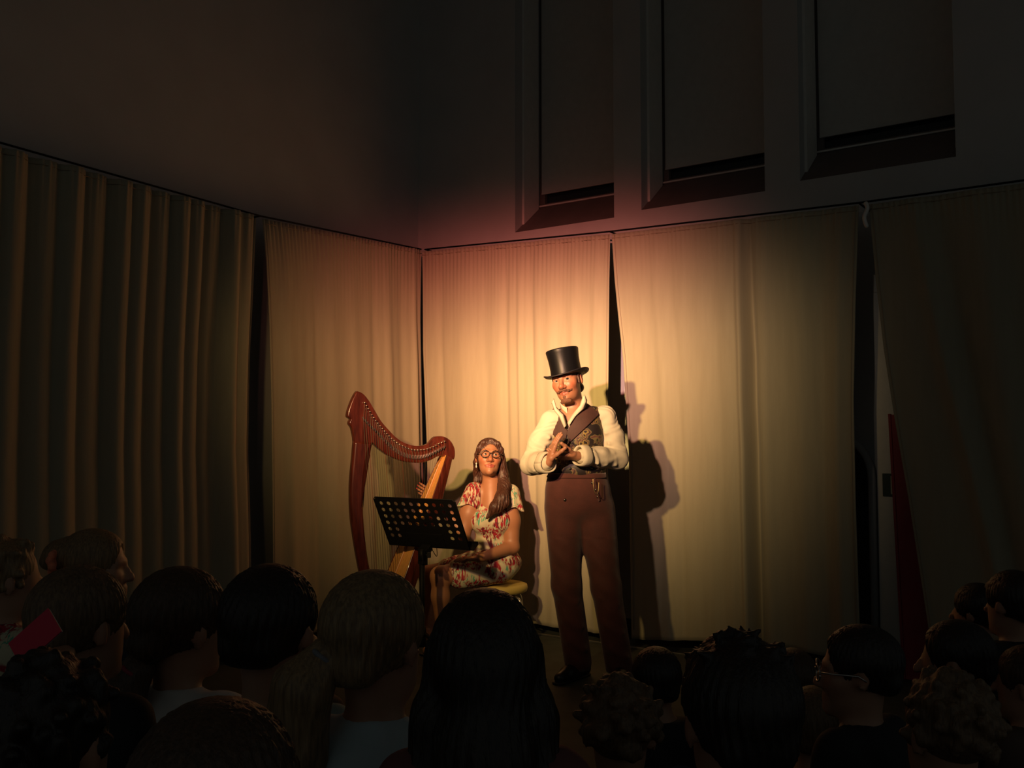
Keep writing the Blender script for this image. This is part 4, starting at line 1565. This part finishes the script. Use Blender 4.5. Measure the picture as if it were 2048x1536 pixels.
    F.ell(chest, (.147, .110, .152), None, .05).ell(waist, (.140, .106, .11), None, .05).ell(pelvis, (.172, .142, .108), None, .05)
    F.cap(shR + (.0, 0, -.002), shL + (0, 0, -.002), .052, .052, .04)
    for q in (-1, 1):
        F.ell(chest + (q * .062 - .01, -.062, -.015), (.072, .066, .07), None, .04)
    for a, b, ln in ((hipR, knR, .62), (hipL, knL, .70)):
        F.cap(a, a + (b - a) * ln, .108, .088, .05)
    F.cap(hipL + (-.02, -.02, -.01), hipL + (knL - hipL) * .66 + (.01, -.01, -.02), .10, .085, .04)
    z1, z0 = L(980, 972, -.02)[2], L(975, 1006, -.02)[2]
    xv1, xv0 = L(981, 972, -.02)[0], L(971, 1006, -.02)[0]
    def vv(D, X, Y, Z):
        t = np.clip((Z - z0) / (z1 - z0), -.5, 1.6)
        return np.maximum(D, np.minimum(.062 * t - np.abs(X - (xv0 + (xv1 - xv0) * t)), .06 - Y))
    F.fn(vv)
    F.cap(neck + (0, 0, .02), neck + (0, -.02, .12), .062, .062, .006, 'sub')
    def pl(V):
        low = np.clip((.95 - V[:, 2]) / .3, 0, 1)
        a = .004 * low * np.sin(V[:, 0] * 60 + V[:, 2] * 35 + 2 * np.sin(V[:, 1] * 25)) + .002 * np.sin(V[:, 2] * 80 + V[:, 0] * 50)
        return np.stack([0 * a, -a, a * .5], 1)
    dr, _, _ = field_obj('dress', F, M['feather'], root, 2, None, pl)
    # fluttering cap sleeves
    for sh, el, q in ((shR, elR, -1), (shL, elL, 1)):
        d = (el - sh) / np.linalg.norm(el - sh)
        end = sh + d * .105
        f = Field(sh - .2, sh + .2, .0045)
        f.chain([sh + (-q * .03, 0, .004), sh + (q * .004, 0, .004), sh + d * .06 + (q * .006, 0, 0), end + d * .03 + (q * .014, 0, 0)], [.056, .066, .074, .088], .02)
        f.chain([sh + (-q * .03, 0, -.004), sh + (0, 0, -.004), sh + d * .06, end + d * .05], [.050, .060, .068, .080], .0, 'sub')
        f.fn(lambda D, X, Y, Z: np.maximum(D, (X - end[0]) * d[0] + (Y - end[1]) * d[1] + (Z - end[2]) * d[2] + .016 * np.sin(np.arctan2(Y - sh[1], (X - sh[0]) * q) * 4)))
        f.fn(lambda D, X, Y, Z: np.maximum(D, -(X - sh[0]) * q - .035))
        field_obj('flutter_sleeve', f, M['feather'], dr, 1, None,
                  lambda V: .005 * np.sin(np.arctan2(V[:, 1] - sh[1], (V[:, 0] - sh[0]) * q) * 9)[:, None] * np.clip(((V - sh) @ d)[:, None] / .1, 0, 1.3) * np.array([q * .7, -.7, 0]))
    # sandals with beaded straps
    for c in (anR, anL):
        d = np.array([-.09, -.13, 0]); d /= np.linalg.norm(d)
        f = Field((c[0] - .25, c[1] - .3, 0), (c[0] + .15, c[1] + .15, .1), .006, np.arange(-.005, .03, .004))
        h0 = np.array([c[0], c[1], 0]) - d * .03
        f.cap(h0 + (0, 0, .008), h0 + d * .2 + (0, 0, .008), .034, .036, .01)
        f.fn(lambda D, X, Y, Z: np.maximum(np.maximum(D, .001 - Z), Z - .014))
        sd, _, _ = field_obj('sandal', f, M['leather'], root, 0)
        ring = [c + np.array([.040 * math.cos(a), .040 * math.sin(a), -.012 + .01 * math.sin(a)]) for a in np.linspace(0, 2 * math.pi, 25)]
        tube('ankle_strap', ring, [.004 + .0025 * (k % 2) for k in range(25)], M['brass'], sd, 8)
    # stool
    sp = (hipR + hipL) / 2 + np.array([.05, .06, 0])
    w = base + RIGHT * sp[0] + HEAD * sp[1]
    st = empty('stool', (w[0], w[1], 0), YAW)
    tag(st, 'low padded stool under the seated woman', 'stool')
    zt = .395
    lathe('seat', [(.02, zt - .06), (.17, zt - .06), (.185, zt - .05), (.19, zt - .03), (.185, zt - .008), (.16, zt), (.02, zt + .002)], M['stool_pad'], st, 40)
    for k in range(4):
        a = math.pi / 4 + k * math.pi / 2
        d = np.array([math.cos(a), math.sin(a), 0])
        tube('leg', catmull([d * .12 + (0, 0, zt - .06), d * .19 + (0, 0, zt - .10), d * .215 + (0, 0, zt - .2), d * .225 + (0, 0, 0.006)], 6), .011, M['steel'], st, 10)
    tube('ring', [(math.cos(a) * .2, math.sin(a) * .2, .17) for a in np.linspace(0, 2 * math.pi, 33)], .006, M['steel'], st, 8)
woman()

# ------------------------------------------------------------------ the audience in the dark
HAIRS = {
    'blond': hair_mat('dark_blond_hair', (.16, .10, .05), (.30, .19, .09), (60, 60, 7), .5),
    'sandy': hair_mat('sandy_hair', (.10, .058, .03), (.18, .11, .055), (60, 60, 9), .55),
    'brown': hair_mat('mid_brown_hair', (.045, .024, .013), (.09, .048, .026), (60, 60, 7), .5),
    'dark': hair_mat('nearly_black_hair', (.012, .008, .007), (.028, .017, .012), (60, 60, 7), .45),
}
def cloth(name, c):
    return simple(name, c, .85, var=.08, scale=10, bump=.2, bscale=60)
CLOTH = {
    'white': cloth('white_cotton', (.55, .54, .52)), 'grey': cloth('grey_green_jersey', (.22, .27, .25)), 'pale_blue': cloth('pale_blue_cotton', (.42, .52, .55)),
    'plum': cloth('dusky_plum_cotton', (.16, .06, .06)), 'black': cloth('black_cotton', (.015, .015, .016)), 'navy': cloth('navy_cotton', (.02, .025, .05)),
    'brown': cloth('brown_cotton', (.08, .05, .035)), 'denim': cloth('denim', (.04, .055, .09)), 'green': cloth('dark_green_cotton', (.03, .05, .035)),
}
M['floral'] = feather_print('floral_cotton')

def spectator(label, px, top, wpx, yaw, hair, colour, shirt, roll=0, pitch=0, depth=None, extra=None, seed=0, hw=.172, lean=0.0, tail=None, reach=None, arm=1):
    rnd = random.Random(seed + int(px))
    d = depth or hw * F_PX / wpx
    p = at(px, top, d)
    ztop = p[2]
    base = np.array([p[0], p[1], 0.0])
    root = empty('person', base, YAW)
    tag(root, label, 'person', 'audience seated in the dark')
    S = hw / .172
    hc = np.array([0, 0, ztop - .128 * S])
    R = rot_zyx(yaw, pitch, roll)
    fw = R @ np.array([0, -1.0, 0]); fw[2] = 0; fw /= np.linalg.norm(fw)
    # the body faces the stage, the head may be turned
    by = 180 + (((yaw + 180) % 360) - 180 - 180 if False else 0)
    bd = np.array([fw[0] * .5, .5 + fw[1] * .5, 0]) if fw[1] > -.5 else fw
    bd = bd / np.linalg.norm(bd)
    lt = np.array([bd[1], -bd[0], 0])                       # to the viewer's right when facing away
    nb = hc + np.array([0, 0, -.142 * S]) - bd * .015 * S
    hipz = max(.13, hc[2] - .66 * S)
    hip = np.array([0, 0, hipz]) - bd * .06 * S
    chest = nb * .6 + hip * .4
    sw = .118 * S
    sh = [nb + lt * q * sw + np.array([0, 0, -.040 * S]) for q in (-1, 1)]
    el = [s_ + lt * q * .045 * S + bd * .04 * S + np.array([0, 0, -.24 * S]) for s_, q in zip(sh, (-1, 1))]
    wr = [e_ - lt * q * .06 * S + bd * .19 * S + np.array([0, 0, -.02 * S]) for e_, q in zip(el, (-1, 1))]
    if reach is not None:
        rp = np.asarray(reach) - base
        wr[arm] = np.array([rp @ RIGHT, rp @ HEAD, rp[2]])
        el[arm] = (sh[arm] + wr[arm]) / 2 + np.array([0, 0, -.10])
    kn = [hip + lt * q * .09 * S + bd * .20 * S + np.array([0, 0, .0]) for q in (-1, 1)]
    kz = min(hipz, .40 * S)
    for k in kn:
        k[2] = max(kz, .09)
    an = [k + bd * .05 + np.array([0, 0, .06 - k[2]]) for k in kn]
    lo = np.array([-.55, -.55, -.01]); hi = np.array([.55, .55, ztop + .05])
    F = Field(lo, hi, .011, np.concatenate([np.arange(-.01, hc[2] - .2, .014), np.arange(hc[2] - .2, ztop + .03, .006)]))
    T = head_sculpt(F, hc, R, S, detail=(seed == 99), neck_to=nb, neck_r=.046 * S)
    F.cap((nb + chest) / 2, hip, .085 * S, .10 * S, .05).cap(sh[0], sh[1], .04 * S, .04 * S, .05)
    for a, b, c in zip(sh, el, wr):
        F.cap(a, b, .036 * S, .03 * S, .02).cap(b, c, .029 * S, .022 * S, .02)
        F.cap(c, c + bd * .07 * S, .024 * S, .02 * S, .01)
    for k, a in zip(kn, an):
        F.cap(hip, k, .07 * S, .05 * S, .03).cap(k, a, .045 * S, .03 * S, .02).cap(a, a + bd * .13 * S + (0, 0, -.025), .03 * S, .024 * S, .02)
    if seed != 99:
        F.cap(T(0, -.083, .01), T(0, -.108, -.034), .009 * S, .013 * S, .01)
    field_obj('body', F, M['skin'], root, 1, skin_colour((.40, .22, .14), lambda V: ((V - hc) @ R) / S, None, .2))
    # shirt
    F = Field(lo, hi, .011, np.arange(max(hipz - .08, 0), nb[2] + .03, .011))
    F.cap((nb + chest) / 2 + (0, 0, -.01), hip, .108 * S, .118 * S, .05).cap(sh[0] + (0, 0, -.012), sh[1] + (0, 0, -.012), .056 * S, .056 * S, .06)
    F.cap(nb, nb + (0, 0, .02), .056 * S, .052 * S, .03)
    for a, b in zip(sh, el):
        F.cap(a, b, .054 * S, .046 * S, .03)
    F.cap(nb + (0, 0, .0) + bd * .02, nb + (0, 0, .1) + bd * .02, .047 * S, .05 * S, .0, 'sub')
    def wrn(V):
        a = .004 * np.sin(V[:, 2] * 45 + 3 * np.sin(V[:, 0] * 22) + V[:, 1] * 20)
        return np.stack([a * .4, -a, 0 * a], 1)
    field_obj('shirt', F, shirt, root, 2, None, wrn)
    F = Field(lo, hi, .014, np.arange(.0, hipz + .16, .014))
    F.cap(hip, hip + (0, 0, .03), .122 * S, .12 * S, .03)
    for k, a in zip(kn, an):
        F.cap(hip, k, .088 * S, .066 * S, .03).cap(k, a, .062 * S, .05 * S, .02)
    field_obj('trousers', F, CLOTH['denim' if rnd.random() < .5 else 'black'], root, 1)
    # hair in the head frame
    hm = HAIRS[colour]
    g = .0045 if wpx > 120 else .006
    lows = (-.14, -.16, -.16) if hair != 'long' else (-.17, -.16, -.52)
    F = Field(lows, (.14, .2, .17) if hair != 'long' else (.17, .22, .17), g)
    t_ = .012
    if hair == 'curly':
        F.ell((0, .018, .036), (.082, .1, .088), None, 0)
        F.ell((0, -.095, -.03), (.065, .06, .11), None, .01, 'sub')
        for k in range(110):
            th, ph = rnd.uniform(0, 2 * math.pi), rnd.uniform(-.55, 1.5)
            v = np.array([math.cos(ph) * math.sin(th), math.cos(ph) * math.cos(th), math.sin(ph)])
            if v[1] < -.45 and v[2] < .5:
                continue
            c = np.array([0, .018, .03]) + v * np.array([.082, .1, .088])
            F.cap(c, c + v * .008 + np.array([rnd.uniform(-.012, .012) for _ in range(3)]), rnd.uniform(.011, .019), .010, .008)
    else:
        F.ell((0, .016, .036), (.075 + t_, .094 + t_, .083 + t_), None, 0)
        F.ell((0, -.098, -.03), (.064, .062, .11), None, .012, 'sub')
        if hair in ('short', 'tufty'):
            F.ell((0, .03, -.115), (.12, .12, .076), None, .01, 'sub')
            F.cap((-.03, .080, -.022), (.03, .080, -.022), .026, .026, .03)
            for q in (-1, 1):
                F.ell((q * .082, .0, -.025), (.02, .03, .045), None, .008, 'sub')
            if hair == 'tufty':
                for k in range(34):
                    th, ph = rnd.uniform(0, 2 * math.pi), rnd.uniform(.35, 1.5)
                    v = np.array([math.cos(ph) * math.sin(th), math.cos(ph) * math.cos(th), math.sin(ph)])
                    c = np.array([0, .016, .036]) + v * np.array([.082, .1, .088])
                    F.cap(c, c + v * .02 + np.array([rnd.uniform(-.02, .02), rnd.uniform(-.02, .02), 0]), .012, .002, .008)
        if hair in ('pony', 'halfup', 'bun'):
            F.ell((0, .03, -.125), (.12, .12, .062), None, .012, 'sub')
            F.cap((-.02, .085, -.03), (.02, .085, -.03), .03, .03, .03)
        if hair == 'halfup':
            for q in (-1, 1):
                F.chain([(q * .07, .03, .0), (q * .074, .05, -.06), (q * .062, .075, -.12)], [.022, .026, .018], .02)
            F.cap((0, .09, -.03), (0, .1, -.13), .05, .045, .03)
        if hair == 'long':
            for q in (-1, 1):
                F.chain([(q * .07, -.0, .02), (q * .080, .012, -.08), (q * .092, .03, -.2), (q * .095, .03, -.32), (q * .08, .04, -.44)], [.024, .034, .042, .044, .02], .03)
            F.chain([(0, .07, .0), (0, .085, -.12), (0, .09, -.26), (0, .085, -.42)], [.06, .066, .07, .05], .04)
            for k in range(16):
                x = -.12 + .24 * k / 15
                F.chain([(x, .09, -.34), (x * 1.05 + .01 * math.sin(k * 2.1), .1, -.42), (x * 1.0 + .02 * math.sin(k * 1.7), .095, -.475)], [.02, .014, .004], .012)
    V, Q = F.mesh()
    V = relax(V, Q, 1)
    a = np.arctan2(V[:, 0], V[:, 1] - .01)
    amp = .0016 if hair != 'curly' else .0005
    dd = amp * np.sin(a * 38 + 4 * np.sin(V[:, 2] * 24 + seed)) + amp * .7 * np.sin(a * 85 + V[:, 2] * 30)
    V = V + np.stack([dd * np.sin(a), dd * np.cos(a), 0 * a], 1)
    hair_o = link('hair', mesh_np((V * S) @ R.T + hc, Q), hm, root)
    if tail is not None:
        pts, rads, tie = tail
        f = Field((-.3, -.2, -.55), (.3, .35, .2), .0055)
        for ox, oz in ((0, 0), (.012, .006), (-.012, -.004)):
            f.chain([np.array(q) + (ox, 0, oz) for q in pts], rads, .012)
        V, Q = f.mesh()
        V = relax(V, Q, 1)
        dd = .002 * np.sin(V[:, 0] * 260 + V[:, 2] * 40)
        V = V + np.stack([0 * dd, dd, 0 * dd], 1)
        tl = link('ponytail' if hair != 'bun' else 'hair_bun', mesh_np((V * S) @ R.T + hc, Q), hm, hair_o)
        if tie is not None:
            c = np.array(pts[0]); ax = np.array(pts[1]) - c; ax /= np.linalg.norm(ax)
            u = np.cross(ax, (1, .3, .2)); u /= np.linalg.norm(u); w = np.cross(ax, u)
            rr = rads[0] + .004
            ring = [T(*(c + ax * .008 + (u * math.cos(x) + w * math.sin(x)) * rr)) for x in np.linspace(0, 2 * math.pi, 21)]
            tube('hair_tie', ring, .005 * S, tie, tl, 8)
    if extra:
        extra(root, T, R, S, hc)
    return root, T, S

M['tie_red'] = simple('red_hair_tie', (.25, .03, .05), .7)
M['tie_grey'] = simple('grey_hair_tie', (.18, .18, .2), .7)
M['flower'] = simple('orange_flower_cloth', (.80, .24, .13), .8, var=.2, scale=60)

def flower(root, T, R, S, hc):
    "a puffed flower-shaped scrunchie on the back of the head"
    f = Field((-.2, -.05, -.16), (.2, .32, .16), .004)
    c = np.array([-.05, .122, .028])
    for k in range(9):
        a = 2 * math.pi * k / 9
        q = c + np.array([.028 * math.cos(a), .004 * math.sin(3 * a), .028 * math.sin(a)])
        f.ell(q, (.015, .013, .015), None, .004)
    f.ell(c, (.02, .014, .02), None, .004)
    V, Q = f.mesh()
    link('flower_scrunchie', mesh_np((relax(V, Q, 1) * S) @ R.T + hc, Q), M['flower'], root)

def eyewear(root, T, R, S, hc):
    spectacles(root, T, R, S, M['steel'])

A = 180
spectator('blond child in a floral top at the left edge of the audience', 18, 1076, 112, A - 50, 'curly', 'blond', M['floral'], seed=1)
spectator('girl with an orange flower scrunchie in her fair hair, turned right', 196, 1058, 104, A - 78, 'bun', 'blond', CLOTH['navy'], hw=0.19, seed=99, extra=flower,
          tail=([(0, .085, .05), (0, .12, .042), (0, .148, .03)], [.05, .044, .022], None))
spectator('child with short dark blond hair in front of the flower scrunchie girl', 168, 1132, 160, A - 30, 'short', 'sandy', CLOTH['black'], hw=0.165, seed=3, reach=at(80, 1325, 1.78), arm=0)
spectator('girl with a low brown ponytail and a white shirt', 368, 1133, 156, A - 38, 'pony', 'brown', CLOTH['white'], hw=0.2, seed=4, roll=-4,
          tail=([(.0, .1, -.075), (.015, .125, -.13), (.02, .12, -.2), (.015, .1, -.27)], [.026, .04, .036, .012], M['tie_red']))
spectator('boy with short dark hair and a grey green shirt', 546, 1128, 178, A - 15, 'short', 'dark', CLOTH['grey'], hw=0.182, seed=5)
spectator('small child whose ear shows between the boy and the blond girl', 601, 1262, 84, A + 20, 'short', 'brown', CLOTH['brown'], seed=19)
spectator('girl with a long blond ponytail and pale blue shirt', 755, 1140, 190, A - 25, 'pony', 'blond', CLOTH['pale_blue'], hw=0.166, seed=6,
          tail=([(.036, .096, -.005), (.066, .125, -.06), (.085, .125, -.16), (.088, .115, -.28), (.08, .10, -.40)], [.022, .040, .048, .042, .014], M['tie_grey']))
spectator('girl with long dark loose hair below the seated woman', 968, 1177, 205, A + 4, 'long', 'dark', CLOTH['plum'], hw=0.152, seed=7)
spectator('curly light brown haired child at the feet of the man', 1238, 1353, 146, A - 10, 'curly', 'sandy', CLOTH['navy'], seed=8)
spectator('dark haired child just right of the legs of the man', 1311, 1293, 94, A + 8, 'short', 'dark', CLOTH['black'], seed=9)
spectator('large dark head with tufty short hair in front of the yellow curtain', 1474, 1272, 222, A + 6, 'tufty', 'dark', CLOTH['black'], seed=10)
spectator('brown haired child just right of the tufty dark head', 1584, 1296, 92, A - 5, 'short', 'brown', CLOTH['green'], seed=11)
spectator('sandy haired child low behind the tufty dark head', 1628, 1372, 112, A - 20, 'short', 'sandy', CLOTH['brown'], hw=0.186, seed=20)
spectator('child with glasses turned left below the right curtain gap', 1713, 1250, 124, A + 72, 'short', 'dark', CLOTH['black'], hw=0.16, seed=99, extra=eyewear)
spectator('curly sandy haired child low at the right', 1888, 1345, 160, A + 12, 'curly', 'sandy', CLOTH['navy'], seed=13)
spectator('dark haired child turned left in front of the far right curtain', 1905, 1240, 110, A + 60, 'short', 'dark', CLOTH['black'], seed=14)
spectator('small far child with a dark hair bun near the right edge', 1950, 1166, 78, A + 40, 'bun', 'dark', CLOTH['green'], seed=15,
          tail=([(0, .07, .09), (0, .09, .115), (0, .10, .12)], [.03, .034, .02], None))
spectator('topmost dark head at the right edge', 2022, 1140, 92, A + 25, 'short', 'dark', CLOTH['black'], seed=16)
spectator('child cut off by the lower right edge', 2052, 1290, 104, A + 45, 'short', 'brown', CLOTH['brown'], hw=.15, seed=17)
spectator('big dark curly head in the lower left corner', 108, 1314, 232, A - 12, 'curly', 'dark', CLOTH['black'], seed=18)
spectator('nearest brown head at the bottom left of centre', 440, 1396, 330, A - 8, 'long', 'brown', CLOTH['black'], seed=21, depth=1.05)

e0 = at(72, 1275, 1.74)
e = empty('card', (e0[0], e0[1], e0[2]), YAW)
tag(e, 'small pinkish red card held up at the left edge of the audience', 'card')
M['pink'] = simple('pinkish_red_card', (.62, .03, .07), .7)
bm = bmesh.new()
bm_box(bm, (-.047, -.004, -.027), (.047, -.001, .027), .0)
fo = link('cover', bm_mesh(bm), M['pink'], e, False)
fo.rotation_euler = (math.radians(-20), math.radians(-42), 0)
bm = bmesh.new()
bm_box(bm, (-.046, .0, -.026), (.046, .003, .026), .0)
fb = link('pages', bm_mesh(bm), CLOTH['white'], e, False)
fb.rotation_euler = fo.rotation_euler
